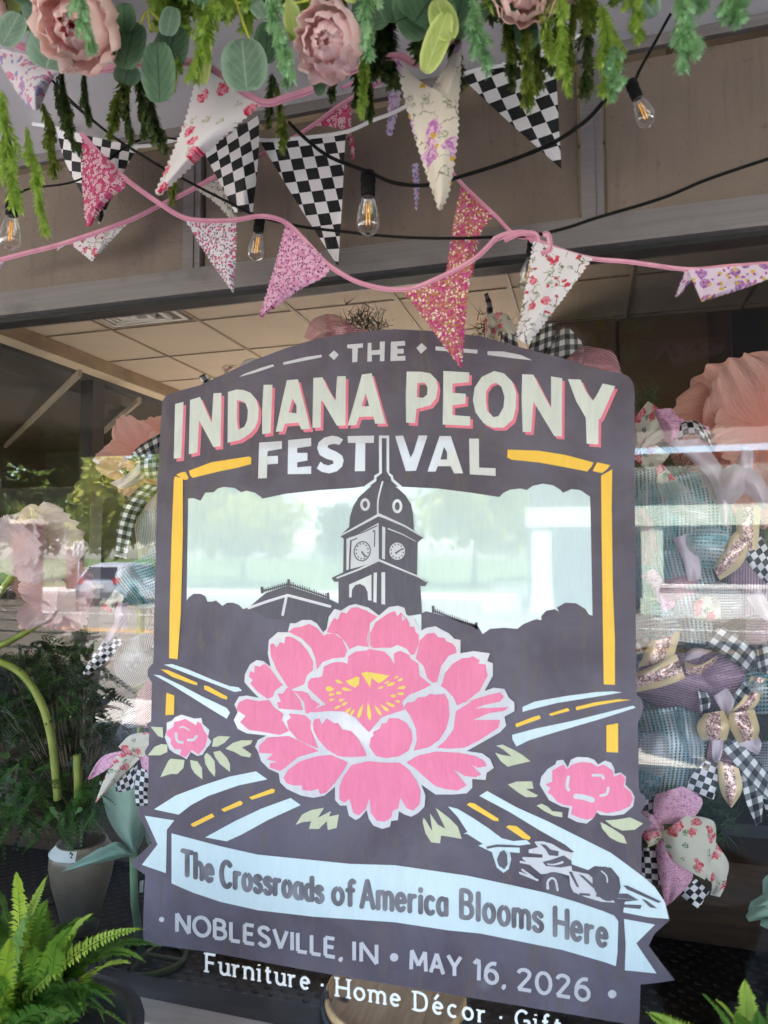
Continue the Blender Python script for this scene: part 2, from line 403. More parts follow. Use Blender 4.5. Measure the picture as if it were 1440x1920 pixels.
# ================================================================ ground and street (seen mirrored in the window)
def sheet(name, x0, x1, y0, y1, z, m, n=1):
    b = MB(); b.grid([[(x0+(x1-x0)*i/n, y, z) for i in range(n+1)] for y in (y0, y1)], 0, None, False)
    return struct(name, b, m)
sheet('ground', -300, 300, -300, 300, -.22, m_grass)
b = MB(); b.box((-60, -5.3, -.2), (60, -3.9, 0)); struct('sidewalk', b, m_walk)
b = MB(); b.box((-60, -3.9, -.2), (60, .02, -.004)); struct('covered_walk', b, concrete('shade_toned_paving', (.17, .16, .155), (.23, .215, .205), .6))  # the canopy's shade is put into this darker paving colour
b = MB(); b.box((-60, -5.46, -.21), (60, -5.3, .0)); struct('kerb', b, pbr('kerb_concrete', (.55, .53, .5), .9))
sheet('road', -90, 90, -24.5, -5.46, -.15, m_road)
sheet('yellow_centre_line', -90, 90, -12.62, -12.45, -.145, m_yellow)
sheet('yellow_centre_line', -90, 90, -12.92, -12.75, -.145, m_yellow)
sheet('white_lane_line', -90, 90, -16.6, -16.45, -.145, m_rwhite)
b = MB(); b.box((-90, -28, -.2), (90, -24.5, 0)); struct('far_sidewalk', b, m_walk)

# ================================================================ the shop: one building with its parts
shop = thing('shop_building', 'brown shop front with grey aluminium window frames and big display window', 'shop', (0, 0, 0))
GT, SILL, SOF = 2.184, .614, 2.60
b = MB(); b.box((-14, -.55, SOF), (9, .0, 2.78)); obj('header_soffit', b, m_soffit, shop)
b = MB(); b.box((-14, -3.4, SOF+.004), (9, -.5505, 2.78)); b.box((-14, -3.42, SOF-.2), (9, -3.4, 3.1)); obj('canopy_soffit', b, pbr('olive_soffit_boards', (.06, .052, .038), .7, var=.1, vs=2), shop)
b = MB(); b.box((-3.0, -.012, SOF-.026), (3.0, -.001, SOF-.002)); b.box((-3.0, -.02, SOF-.03), (3.0, -.0125, SOF-.018)); obj('header_trim', b, m_alum, shop)
b = MB(); b.box((-14, -.02, 2.78), (9, .0, 3.2)); b.box((-14, .0, 2.96), (9, 4.6, 3.2)); b.box((3.0, 0, 0), (9, .2, 2.78)); b.box((-14, 0, 0), (-5.6, .2, 2.78)); b.box((-14, .2, 0), (-13.8, 13, 2.95)); b.box((8.8, .2, 0), (9, 13, 2.95)); b.box((-13.8, 12.8, 0), (8.8, 13, 2.95))
for i in range(6): b.box((-13.8, 5.9+i*1.3, 2.8), (8.8, 6.0+i*1.3, 3.0))  # bare beams only, the added rear room stays open to the sky
obj('outer_wall', b, m_stucco, shop)
mx = [-2.648, -1.76, -.872, .016, .904, 1.79]
edges = [-3.2]+mx+[2.6]
for i in range(len(edges)-1):
    x0, x1 = edges[i]+(.021 if i else 0), edges[i+1]-.021
    b = MB(); b.box((x0+.006, .012, GT+.072), (x1-.006, .05, SOF-.031)); obj('transom_panel', b, m_stucco, shop)
for x in mx:
    b = MB(); b.box((x-.021, -.006, GT+.068), (x+.006, .05, SOF-.031)); b.box((x+.0065, -.002, GT+.068), (x+.021, .05, SOF-.031)); obj('mullion', b, m_alum, shop)
b = MB(); b.box((-3.3, -.022, GT+.030), (2.6, .06, GT+.067)); b.box((-3.3, -.034, GT+.004), (2.6, .06, GT+.0295)); obj('window_head', b, m_alum, shop)
b = MB(); b.box((-3.3, -.012, GT-.006), (2.6, .03, GT+.0035)); obj('gasket', b, m_gasket, shop)
b = MB(); b.box((-3.3, -.05, SILL-.05), (2.6, .02, SILL)); b.box((-3.3, -.085, SILL-.105), (2.6, .02, SILL-.056)); obj('window_sill', b, alum('sill_aluminium', (.48, .46, .45), .4), shop)
b = MB(); b.box((-3.3, -.045, SILL-.058), (2.6, .0, SILL-.0495)); b.box((-3.3, .021, 0), (2.6, .1, SILL-.004)); obj('sill_base', b, m_dark, shop)
glass = MB(); glass.box((-3.29, 0, SILL-.004), (2.6, .006, GT-.002))
for i in range(len(glass.f)): glass.m[i] = 0 if glass.f[i] == (0, 1, 5, 4) else 1
glass = obj('window_pane', glass, [m_pane, m_panein], shop)
# side window of the display towards the recessed entry
SX = -3.27
b = MB(); b.box((SX-.006, .08, .62), (SX, 4.6, 2.80)); obj('side_window_pane', b, [m_panein], shop)
b = MB(); b.box((SX-.04, .05, 2.79), (SX+.04, 4.6, 2.83)); b.box((SX-.05, 2.58, .6), (SX+.05, 2.70, 2.79)); b.box((SX-.05, .0, .0), (SX+.05, .08, 2.79)); b.box((SX-.04, .08, .55), (SX+.04, 4.6, .62)); obj('side_window_frame', b, m_alumdk, shop)
b = MB(); b.box((SX+.045, .06, 2.815), (-3.11, 4.6, 2.9)); b.box((SX-.5, .06, 2.831), (SX+.0445, 4.6, 2.9))
for i in range(len(b.f)): b.m[i] = 0
obj('ceiling_edge_beam', b, m_cream, shop)
b = MB(); b.box((-3.108, .07, 2.818), (-3.09, 4.6, 2.899)); obj('beam_face', b, m_beam, shop)  # same beam as the cream underside, its shadow put into the brown
# interior
b = MB(); b.box((-3.2, .03, 2.902), (2.7, 4.6, 2.95)); ceil = struct('ceiling', b, m_ceil)
b = MB()
for i in range(10): b.box((-2.632+.57*i-.008, .08, 2.896), (-2.632+.57*i+.008, 4.55, 2.9015))
for j in range(8):
    for i in range(11): b.box((-3.18+.57*i-.02+(.0), .29+.57*j-.005, 2.897), (-3.18+.57*i+.528, .29+.57*j+.005, 2.9012))
obj('ceiling_grid', b, m_tbar, ceil)
b = MB()
x0, y0 = -2.61, 1.44
for k in range(4):
    a = .035+k*.062; z = 2.893-.012*k
    o1, o2 = a, a+.02
    for (p, q) in (((x0+o1, y0+o1), (x0+.545-o1, y0+o2)), ((x0+o1, y0+.545-o2), (x0+.545-o1, y0+.545-o1)), ((x0+o1, y0+o2+.001), (x0+o2, y0+.544-o2)), ((x0+.545-o2, y0+o2+.001), (x0+.545-o1, y0+.544-o2))):
        b.box((p[0], p[1], z), (q[0], q[1], z+.03))
obj('air_vent', b, pbr('white_metal', (.8, .78, .74), .35, .2), ceil)
b = MB(); b.box((x0+.02, y0+.02, 2.897), (x0+.53, y0+.53, 2.9005)); obj('vent_back', b, pbr('vent_shade', (.12, .1, .08), .7), ceil)
b = MB(); b.box((-3.25, .021, .2), (2.6, 1.25, .3)); struct('display_floor', b, m_mat)
b = MB(); b.box((-3.25, 1.25, .2), (2.6, 1.29, .575)); b.box((-3.25, 1.2905, .2), (2.6, 4.6, .57)); struct('raised_floor', b, m_wood)
b = MB(); b.box((-13.7, 4.61, .2), (8.7, 12.7, .565)); struct('rear_bounce_floor', b, pbr('bounce_floor', (.24, .205, .165), .8))  # unseen roofless rear room added so its sunlit floor lights the shop
b = MB(); b.box((.4, 4.6, .2), (8.7, 4.7, 2.95)); b.box((-13.7, 4.9, .2), (-3.4, 5.0, 2.95)); b.box((-3.35, 4.61, 2.3), (.39, 4.69, 2.95)); struct('back_wall', b, m_cream)  # raised middle box: lintel added to keep the rear sky out of reflections
b = MB(); b.box((2.6, .0, .2), (2.7, 4.6, 2.95)); struct('right_wall', b, m_tan)
b = MB()
b.box((-.25, 2.6, .3), (.155, 2.7, 2.9)); b.box((.175, 2.62, .3), (.62, 2.7, 2.9)); b.box((.155, 2.66, .3), (.175, 2.7, 2.9))
b.box((.175, 2.585, 2.05), (.27, 2.6195, 2.34)); b.box((.175, 2.585, 2.34), (.62, 2.6195, 2.56))
b.box((-.25, 2.59, 2.44), (.155, 2.5995, 2.47)); b.box((-.22, 2.588, 2.27), (.145, 2.5995, 2.285)); b.box((1.0, 2.5, .3), (2.6, 2.6, 2.9)); b.box((1.3, 2.47, .3), (1.33, 2.4995, 2.9))
struct('partition_wall', b, m_tan)
b = MB(); b.box((-.16, 2.594, 2.29), (.125, 2.5985, 2.43)); b.box((.28, 2.612, .3), (.6, 2.6195, 2.32)); b.box((.62, 2.64, .3), (1.0, 2.66, 2.9)); struct('wall_recess', b, m_tandk)
b = MB(); b.box((.66, 2.2, .57), (.80, 2.24, 2.75)); b.box((.80, 2.205, .57), (.84, 2.235, 2.75), 1)
bp = obj('leaning_panel', b, [m_dark, m_olive]); tag(bp, 'tall dark narrow board standing against the tan shop wall', 'board')
# recessed entry beyond the side window
b = MB(); b.box((-5.6, .0, 2.7), (-3.33, 5, 2.8)); b.box((-5.6, 4.8, 0), (-3.33, 4.9, 2.7)); b.box((-5.7, .2, 0), (-5.6, 5, 2.8)); obj('entry_alcove', b, m_olive, shop)
b = MB()
for p, q in (((10, 840), (150, 705)), ((188, 818), (262, 755))):
    a, c = PZ(*p, 2.66), PZ(*q, 2.66); d = (c-a).normalized(); n = Vector((-d.y, d.x, 0))*.011
    i0 = len(b.v)
    for z in (2.66, 2.699):
        for r in (a-n, a+n, c+n, c-n): b.vert((r.x, r.y, z))
    for f in ((0, 1, 2, 3), (4, 7, 6, 5), (0, 4, 5, 1), (1, 5, 6, 2), (2, 6, 7, 3), (3, 7, 4, 0)): b.face([i0+k for k in f])
obj('soffit_strip', b, pbr('dull_cream_strip', (.42, .36, .27), .7), shop)

# ================================================================ across the street
m_bark = pbr('bark', (.10, .075, .055), .9, var=.3, vs=8, stretch=(4, 4, 1))
m_leaf = [leafmat('leaf_yellow_green', (.20, .24, .04), (.50, .50, .10)), leafmat('leaf_green', (.08, .15, .025), (.28, .36, .075)), leafmat('leaf_deep_green', (.02, .045, .012), (.06, .10, .025))]
def tree(name, label, x, y, h, wd, mat, n=2600, seed=1, trunk=.3, group='trees across the street'):
    R = random.Random(seed); t0 = thing(name, label, 'tree', (x, y, -.2), group)
    b = MB(); th = h*trunk
    b.tube([(x, y, -.2), (x+.05*R.uniform(-1, 1), y, th*.6), (x+.15*R.uniform(-1, 1), y, th*1.2), (x, y, h*.7)], [.035*h*.5+.03, .03*h*.5, .02*h*.5, .02], 0, 8)
    cl = []
    for i in range(30):
        a = R.uniform(0, 2*PI); zz = R.uniform(.0, 1); rr = wd*.5*math.sqrt(max(.05, 1-(2*zz-1)**2))*R.uniform(.35, 1)
        c = Vector((x+rr*math.cos(a), y+rr*math.sin(a), th+(h-th)*(.06+.9*zz))); cl.append((c, wd*R.uniform(.11, .22)))
        if i % 3 == 0: b.tube([(x, y, th*.9+(c.z-th)*.3), Vector((x, y, c.z)).lerp(c, .6), c], [.03*h*.25, .015*h*.2, .01], 0, 5)
    obj('trunk', b, m_bark, t0); b = MB(); s = max(.10, wd*.035)
    for i in range(n):
        c, r = cl[R.randrange(len(cl))]
        d = Vector((R.gauss(0, 1), R.gauss(0, 1), R.gauss(0, .8))); d = d.normalized()*r*R.uniform(.5, 1.1); p = c+d
        q = Quaternion((R.gauss(0, 1), R.gauss(0, 1), R.gauss(0, 1), R.gauss(0, 1))).normalized(); k = s*R.uniform(.6, 1.4)
        i0 = len(b.v)
        for w_ in ((0, -1, 0), (.55, 0, .1), (0, 1, 0), (-.55, 0, .1)): b.vert(p+q @ (Vector(w_)*k))
        b.face((i0, i0+1, i0+2, i0+3))
    obj('crown', b, mat, t0); return t0
TR = [(190, 33, 7.0, 7.4, 0, 'yellow green bushy tree behind the parked silver car, seen in the left glass'),
      (60, 40, 7.5, 8, 1, 'dark green tree behind the brick post at the far left of the glass'),
      (330, 46, 9, 9, 1, 'broad green tree mirrored beside the left edge of the painted sky'),
      (455, 38, 6.8, 9, 0, 'pale round tree mirrored in the painted sky left of the clock tower'),
      (890, 40, 7.4, 9, 0, 'wide round tree mirrored in the painted sky right of the clock tower'),
      (1020, 52, 8.6, 9, 1, 'green tree mirrored beside the white porch column'),
      (680, 70, 6, 12, 2, 'low far tree mirrored behind the painted clock tower'),
      (-90, 30, 6, 6, 2, 'dark bushy tree standing left of the brick post across the road')]
for i, (u, yv, h, wd, mi, lb) in enumerate(TR):
    p = V(u, 1100, yv); tree('broadleaf_tree', lb, p.x, p.y, h, wd, m_leaf[mi], 3000, 20+i)
tree('added_shade_tree', 'unseen tree added to shade the road right of the shop', 5.2, -4.9, 11, 14, m_leaf[2], 6500, 77, .42)  # crown out of view, added only to darken the mirrored road
# brick posts with planters
for (u, yv, h, lb) in ((52, 15, 2.6, 'tall brick post with pale cap and planter left of the yellow tree'), (141, 27, 2.0, 'small brick post standing beside the parking sign')):
    p = V(u, 1060, yv); t0 = thing('brick_post', lb, 'post', (p.x, p.y, -.2), 'brick posts across the street')
    b = MB(); b.box((p.x-.28, p.y-.28, -.2), (p.x+.28, p.y+.28, h-.12)); obj('shaft', b, m_brick, t0)
    b = MB(); b.box((p.x-.36, p.y-.36, h-.12), (p.x+.36, p.y+.36, h)); obj('cap', b, m_cream, t0)
    b = MB(); R = random.Random(3)
    for i in range(60):
        a = R.uniform(0, 6.28); r = R.uniform(.02, .3); q = Vector((p.x+r*math.cos(a), p.y+r*math.sin(a), h)); tip = q+Vector((math.cos(a)*.2, math.sin(a)*.2, R.uniform(.25, .6)))
        s_ = Vector((-math.sin(a), math.cos(a), 0))*.03; i0 = len(b.v); b.vert(q-s_); b.vert(q+s_); b.vert(tip); b.face((i0, i0+1, i0+2))
    obj('plant', b, m_leaf[0], t0)
# parking sign: two rows of dark marks
p = V(148, 1030, 17); t0 = thing('parking_sign', 'white parking sign on a thin pole beside the silver car', 'sign', (p.x, p.y, -.15))
b = MB(); b.tube([(p.x, p.y, -.15), (p.x, p.y, p.z+.25)], .03, 0, 8); obj('pole', b, m_grey, t0)
b = MB(); b.box((p.x-.19, p.y+.035, p.z-.22), (p.x+.19, p.y+.05, p.z+.24)); obj('plate', b, m_white, t0)
b = MB()
for cx in (-.08, .08):
    for a in ([(-.05, .2), (.05, .17), (.0, .12), (.05, .07), (-.05, .03)], [(-.05, -.02), (.05, -.05), (-.02, -.1), (.05, -.15), (-.05, -.18)]):
        for i in range(4):
            q0, q1 = Vector((p.x+cx+a[i][0], p.y+.054, p.z+a[i][1])), Vector((p.x+cx+a[i+1][0], p.y+.054, p.z+a[i+1][1])); b.tube([q0, q1], .013, 0, 5)
obj('lettering', b, m_dark, t0)
# parked car, its rear towards the shop
p = V(182, 1152, 19); cx, cy, cz = p.x, p.y, -.15
car = thing('parked_car', 'silver hatchback car parked across the road, its rear facing the window', 'car', (cx, cy, cz))
m_car = pbr('silver_paint', (.58, .58, .62), .25, .4, .6, var=.02); m_cwin = pbr('dark_car_glass', (.02, .02, .03), .1, 0, .8); m_red = pbr('red_lens', (.5, .02, .03), .3); m_tyre = pbr('tyre_rubber', (.02, .02, .02), .8)
prof = [(0, .45, .86), (0, .75, .88), (-.05, .95, .88), (-.35, 1.38, .70), (-.75, 1.5, .66), (-2.0, 1.48, .66), (-2.9, 1.0, .84), (-4.0, .85, .82), (-4.3, .6, .78), (-4.3, .4, .74)]
b = MB(); rows = []
for dy_, z, hw in prof:
    rows.append([(cx+hw*k, cy+dy_, cz+z-.05*abs(k)**3) for k in (-1, -.8, -.4, 0, .4, .8, 1)])
b.grid(rows, 0); 
low = []
for s_ in (-1, 1):
    r2 = [[(cx+s_*hw, cy+dy_, cz+z-.05), (cx+s_*min(hw+.1, .9), cy+dy_, cz+(.3+z-.05)*.5+.1), (cx+s_*.84, cy+dy_, cz+.28)] for dy_, z, hw in prof]; b.grid(r2, 0)
b.grid([[(cx+k*.86, cy+.02, cz+z) for k in (-1, 0, 1)] for z in (.28, .45)], 0); b.grid([[(cx+k*.84, cy+yy, cz+.28) for k in (-1, 0, 1)] for yy in (.02, -4.3)], 0)
obj('body', b, m_car, car)
b = MB(); b.grid([[(cx-.66, cy+.0, cz+.98), (cx+.66, cy+.0, cz+.98)], [(cx-.56, cy-.27, cz+1.34), (cx+.56, cy-.27, cz+1.34)]], 0); obj('rear_window', b, m_cwin, car)
for s_ in (-1, 1):
    b = MB(); b.grid([[(cx+s_*.885, cy-.5, cz+.98), (cx+s_*.87, cy-2.7, cz+1.0)], [(cx+s_*.74, cy-.75, cz+1.38), (cx+s_*.74, cy-2.0, cz+1.4)]], 0); obj('side_window', b, m_cwin, car)
    b = MB(); b.box((cx+s_*.75-.12, cy-.05, cz+.78), (cx+s_*.75+.12, cy+.03, cz+.98)); obj('tail_light', b, m_red, car)
    for yy in (-.8, -3.4):
        b = MB(); b.lathe([(.05, -.1), (.32, -.1), (.34, 0), (.32, .1), (.05, .1)], (cx+s_*.78, cy+yy, cz+.32), (1, 0, 0), 0, 18, True); obj('wheel', b, m_tyre, car)
b = MB(); b.box((cx-.26, cy+.022, cz+.62), (cx+.26, cy+.035, cz+.76)); obj('number_plate', b, m_white, car)
b = MB(); b.box((cx-.85, cy-.1, cz+.34), (cx+.85, cy+.07, cz+.5)); obj('bumper', b, pbr('bumper_grey', (.2, .2, .22), .5), car)
# white porch house on the right
A_ = V(1200, 1100, 21); B_ = V(1500, 1100, 21); yb = -21.0
hs = thing('brick_house', 'brick house with pale green porch beams and white railing across the street', 'house', (A_.x+3, yb, -.2))
x0 = V(1005, 1000, 21).x; k = 22.4/FPX*1.02
def zz(v): return P(1300, v, 21).z
b = MB(); b.box((x0-.5, yb-7, -.2), (x0+14, yb-3, zz(872))); obj('wall', b, m_grey, hs)
b = MB(); b.box((x0-.2, yb-1.2, zz(865)), (x0+13.5, yb-3.1, zz(838))); obj('brick_band', b, m_brick, hs)
b = MB(); b.box((x0-.6, yb-.9, zz(880)), (x0+14, yb-3, zz(866))); obj('gutter', b, m_white, hs)
b = MB(); b.box((x0-.3, yb-.3, zz(985)), (x0+14, yb+.1, zz(947))); obj('porch_beam', b, m_mint, hs)
for u in (1015, 1222):
    q = V(u, 1000, 21).x; b = MB(); b.box((q-.3, yb-.25, -.2), (q+.3, yb+.05, zz(985)-.004)); b.box((q-.36, yb-.3, -.2), (q+.36, yb+.1, .3)); obj('porch_column', b, m_mint, hs)
b = MB(); b.grid([[(x0-.8, yb+.2, zz(838)), (x0+14, yb+.2, zz(838))], [(x0-.8, yb-5, zz(838)+7), (x0+14, yb-5, zz(838)+7)]], 0, None, False); obj('roof', b, pbr('roof_shingle', (.10, .085, .08), .9), hs)
b = MB(); b.box((x0+3.5, yb+.6, -.2), (x0+14, yb+.9, zz(1100))); b.box((x0+3.5, yb+.55, zz(1100)), (x0+14, yb+.95, zz(1094))); obj('low_wall', b, m_white, hs)
b = MB(); b.box((V(945, 1100, 21).x-.6, yb-.2, -.2), (V(985, 1100, 21).x-.2, yb+.4, zz(1120))); 
for i in range(9): b.box((V(930, 1100, 21).x+i*.12, yb+.5, zz(1150)), (V(930, 1100, 21).x+i*.12+.03, yb+.54, zz(1095)))
obj('railing', b, m_white, hs)
# ================================================================ the painted festival sign
YS = -.0035; Z0 = Vector((0, 0, 0))
def paint(name, c, c2, br=.5, gl=0):
    t = NT(name); o = t.obj(); a = t.noise(7, o, 5, .6); b_ = t.noise(9, t.scalevec(o, (9, 1, 1.6), (0, 0, 0), (0, .6, 0)), 4, .6, 1.2)
    f = t.math('MULTIPLY_ADD', b_.outputs[0], .5, t.math('MULTIPLY', a.outputs[0], .5)); col = t.mix(t.ramp(f, .38, .62), c2, c)
    sh = t.bsdf(col, .62, 0, .3, t.bump(b_.outputs[0], br*.35, .002))
    if gl:
        g = t.n('BsdfGlossy', i_Roughness=.03); sh = t.mixs(gl, sh, g.outputs[0])
    return t.done(sh)
t = NT('charcoal_paint'); o = t.obj(); a = t.noise(5, o, 5, .62, .4); bn = t.noise(5, t.scalevec(o, (7, 1, 1.5), (0, 0, 0), (0, -.5, 0)), 5, .62, 1.4)
col = t.mix(t.ramp(a.outputs[0], .38, .66), (.078, .061, .084), (.122, .105, .146)); col = t.mix(t.ramp(bn.outputs[0], .52, .74), col, (.112, .088, .084))
pt = t.noise(9, o, 2); col = t.mix(t.math('MULTIPLY', t.ramp(pt.outputs[0], .68, .8), .35), col, (.24, .23, .26))
m_char = t.done(t.bsdf(col, .6, 0, .3, t.bump(bn.outputs[0], .15, .002)))
m_dkp = paint('dark_paint_line', (.080, .070, .092), (.105, .094, .118))
m_wht = paint('white_paint_letter', (.60, .61, .58), (.52, .53, .51), .5, .03)
m_sky = paint('pale_sky_paint', (.51, .59, .61), (.46, .54, .57), .5, .06)
m_ice = paint('ice_white_paint', (.55, .63, .68), (.50, .58, .62), .5, .015)
m_lil = paint('lilac_white_paint', (.56, .54, .58), (.50, .48, .53), .5, .025)
m_pnk = paint('pink_paint', (.72, .20, .33), (.65, .16, .285), 1.0); m_pks = paint('pink_shadow_paint', (.72, .19, .27), (.62, .15, .22))
m_ylw = paint('yellow_paint', (.80, .48, .07), (.74, .43, .06)); m_sta = paint('stamen_yellow_paint', (.76, .58, .10), (.70, .48, .10)); m_sage = paint('sage_paint', (.50, .50, .36), (.44, .44, .32))
t = NT('brushed_grey_paint'); n = t.noise(26, t.scalevec(t.obj(), (1, 1, .5)), 3, .5, .5); m_brush = t.done(t.bsdf(t.mix(t.ramp(n.outputs[0], .3, .7), (.085, .075, .09), (.21, .20, .23)), .6, 0, .3))
sign = thing('festival_sign', 'large charcoal festival mural with pink peony and clock tower on the window glass', 'sign', P(740, 1845, YS))
BOARD = L('304,753 312,741 328,735 376,722 408,707 472,677 535,653 599,634 663,624 740,617 820,621 900,630 964,648 1059,673 1107,689 1165,700 1180,706 1188,720 1190,735 1190,900 1192,1150 1193,1270 1194,1303 1203,1311 1206,1325 1204,1340 1196,1355 1198,1474 1200,1486 1209,1492 1212,1503 1206,1516 1201,1524 1212,1532 1222,1545 1210,1557 1203,1566 1203,1645 1222,1663 1240,1688 1253,1709 1256,1725 1227,1751 1216,1774 1240,1806 1265,1838 1232,1843 1201,1846 1200,1890 1198,1924 1100,1907 625,1828 379,1783 279,1770 270,1764 268,1752 269,1708 272,1640 249,1625 246,1615 262,1602 285,1580 278,1566 255,1518 262,1512 277,1510 279,1420 272,1414 272,1408 279,1396 279,1390 280,1367 274,1357 283,1353 284,1320 285,1280 277,1268 277,1256 281,1249 287,1244 288,1220 295,900')
b = MB(); b.slab([P(x, y, YS) for x, y in BOARD], .003); obj('board', b, m_char, sign)
_lay = [0]
def pl(mb, loops, lay, m=0, sm=0):
    """one painted shape, its outline traced, a hair proud of the board"""
    if loops and not hasattr(loops[0][0], '__len__'): loops = [loops]
    _lay[0] = (_lay[0]+1) % 7; y = YS-.0007*lay-.00009*_lay[0]
    out = []
    for l in loops:
        q = cr(l, sm, True) if sm else l
        out.append([P(p[0], p[1], y) for p in q])
    mb.flat(out, m)
def st(mb, pts, w, lay, m=0, sm=3, rc=True):
    """one brush stroke: a traced centre line of width w photo pixels"""
    p = [Vector(q) for q in (cr(pts, sm) if sm and len(pts) > 2 else pts)]; n = len(p); l = []; r = []; rc = rc and (p[0]-p[-1]).length > 1.5
    if not hasattr(w, '__len__'): w = (w, w)
    for i in range(n):
        d = (p[min(i+1, n-1)]-p[max(i-1, 0)]).normalized(); q = Vector((-d.y, d.x))*(w[0]+(w[1]-w[0])*i/(n-1))*.5
        if rc and i in (0, n-1): 
            e = -d if i == 0 else d; k = q.length*.75
            if i == 0: l.append(p[i]+q*.55+e*k); r.append(p[i]-q*.55+e*k); l.append(p[i]+q); r.append(p[i]-q)
            else: l.append(p[i]+q); r.append(p[i]-q); l.append(p[i]+q*.55+e*k); r.append(p[i]-q*.55+e*k)
        else: l.append(p[i]+q); r.append(p[i]-q)
    _lay[0] = (_lay[0]+1) % 7; y = YS-.0007*lay-.00009*_lay[0]
    i0 = len(mb.v)
    for a, c in zip(l, r):
        for q in (a, c): w3 = P(q.x, q.y, y); mb.vert(w3, (w3.x, w3.z))
    for i in range(len(l)-1): mb.face((i0+2*i, i0+2*i+1, i0+2*i+3, i0+2*i+2), m)
def ell(cx, cy, rx, ry, n=20, rot=0): return [(cx+rx*math.cos(2*PI*i/n)*math.cos(rot)-ry*math.sin(2*PI*i/n)*math.sin(rot), cy+rx*math.cos(2*PI*i/n)*math.sin(rot)+ry*math.sin(2*PI*i/n)*math.cos(rot)) for i in range(n)]
def cA(s): return tr(L(s), 240, 1220, 4)
def cB(s): return tr(L(s), 840, 1270, 3.4286)
def cC(s): return tr(L(s), 840, 1480, 3.2727)
def cD(s): return tr(L(s), 240, 1500, 2.88)
def c7(s): return tr(L(s), 400, 1100, 2.4)
def c28(s): return tr(L(s), 280, 620, 6)
def c50(s): return tr(L(s), 500, 620, 5.5385)
def c74(s): return tr(L(s), 740, 660, 6)
def c96(s): return tr(L(s), 960, 660, 6)
def cL(s): return tr(L(s), 280, 600, 3.1304)
def cR(s): return tr(L(s), 740, 600, 3.1304)
def cT(s): return tr(L(s), 560, 820, 4.8)
# --- lettering of the head
TITLE = [[c28('290,825 385,800 360,1430 275,1440')], [c28('458,780 570,745 640,900 700,1040 722,705 812,700 800,1300 722,1310 560,1010 540,1370 445,1390 450,1100')],
 [c28('885,690 980,662 1060,668 1140,700 1200,770 1230,870 1225,1000 1190,1090 1130,1160 1020,1230 880,1260'), c28('985,780 1040,790 1085,820 1110,900 1100,1010 1070,1080 1000,1115 985,1000')],
 [c28('1285,610 1385,608 1365,1150 1270,1165 1268,900')], [c50('210,515 325,505 455,1020 360,1025 330,955 190,965 165,1045 95,1050 150,780'), c50('268,700 310,780 310,858 230,850')],
 [c50('485,490 580,485 640,610 715,730 732,475 822,472 818,985 728,985 585,740 565,725 560,1005 475,1010 480,780')], [c50('990,455 1090,442 1235,965 1125,965 1110,890 960,895 930,980 840,985 900,780'), c50('1030,650 1065,785 985,785')],
 [c74('135,220 300,222 400,240 470,310 485,400 465,520 400,600 245,640 230,800 130,795 125,500'), c74('255,350 340,345 370,400 365,480 320,515 250,510')],
 [c74('548,212 840,230 835,340 650,355 650,460 800,470 795,580 650,600 650,710 850,725 850,830 540,815 545,520')],
 [c74('1120,215 1230,240 1320,330 1365,450 1365,620 1330,760 1230,850 1100,850 1000,800 910,680 880,540 900,400 980,280'), c74('1140,345 1200,390 1235,500 1225,620 1170,720 1110,735 1040,660 1025,550 1030,440 1080,370')],
 [c96('115,250 240,255 340,450 440,635 440,275 565,295 560,950 475,945 370,770 260,590 240,560 215,900 120,900 108,520')], [c96('630,305 770,310 830,440 910,550 950,490 1020,355 1160,385 1000,740 975,760 970,1040 840,1030 830,740 720,550')]]
b = MB(); b2 = MB()
for g in TITLE:
    pl(b, g, 2); pl(b2, [[(x+5, y+5.5) for x, y in g[0]]]+([[(x+4.2, y+3.4) for x, y in g[1]]] if len(g) > 1 else []), 1)
islands('title_shadow', b2, m_pks, sign); islands('title_lettering', b, m_wht, sign)
b = MB()
for g in [[cL('645,720 778,710 778,755 695,770 692,800 755,797 755,843 692,848 690,928 638,930')], [cL('815,705 950,692 950,740 868,752 868,780 928,780 928,825 868,835 868,865 950,858 950,903 812,905')],
 [c50('795,1130 740,1100 680,1090 600,1110 540,1160 525,1220 550,1290 620,1330 690,1350 695,1380 640,1400 590,1385 560,1360 520,1430 570,1465 650,1482 730,1460 785,1410 800,1350 785,1300 730,1260 660,1230 630,1210 645,1185 700,1175 755,1185')],
 [c50('840,1095 1115,1090 1112,1165 1025,1165 1022,1458 915,1460 925,1165 845,1165')], [c74('5,945 95,940 150,1100 180,1190 215,1120 270,940 370,940 240,1335 125,1340')],
 [c74('505,945 630,945 770,1365 670,1365 630,1285 485,1285 460,1345 370,1345'), c74('555,1065 590,1130 590,1210 515,1210')], [c74('838,975 948,975 950,1300 1135,1308 1135,1395 845,1375')]]: pl(b, g, 2)
for s in ('835,145 1000,132 1000,175 948,180 940,325 888,328 890,185 838,182', '1050,128 1090,125 1088,205 1175,198 1175,115 1228,112 1222,315 1175,318 1178,248 1092,252 1092,320 1045,322', '700,205 750,250 700,305 645,255', '170,330 400,275 570,250 572,275 400,310 175,355'): pl(b, c50(s), 2)
for s in ('158,135 190,165 155,198 127,165', '240,155 487,175 485,197 240,178', '545,183 640,185 740,205 810,237 700,225 545,205'): pl(b, cR(s), 2)
pl(b, c28('1010,520 1060,490 1250,420 1390,380 1405,400 1200,470'), 2)
pl(b, L('733,641 759,639 760,648 745,649 745,654 757,654 757,663 745,663 745,668 760,667 760,676 732,677'), 2)
islands('head_lettering', b, m_lil, sign)
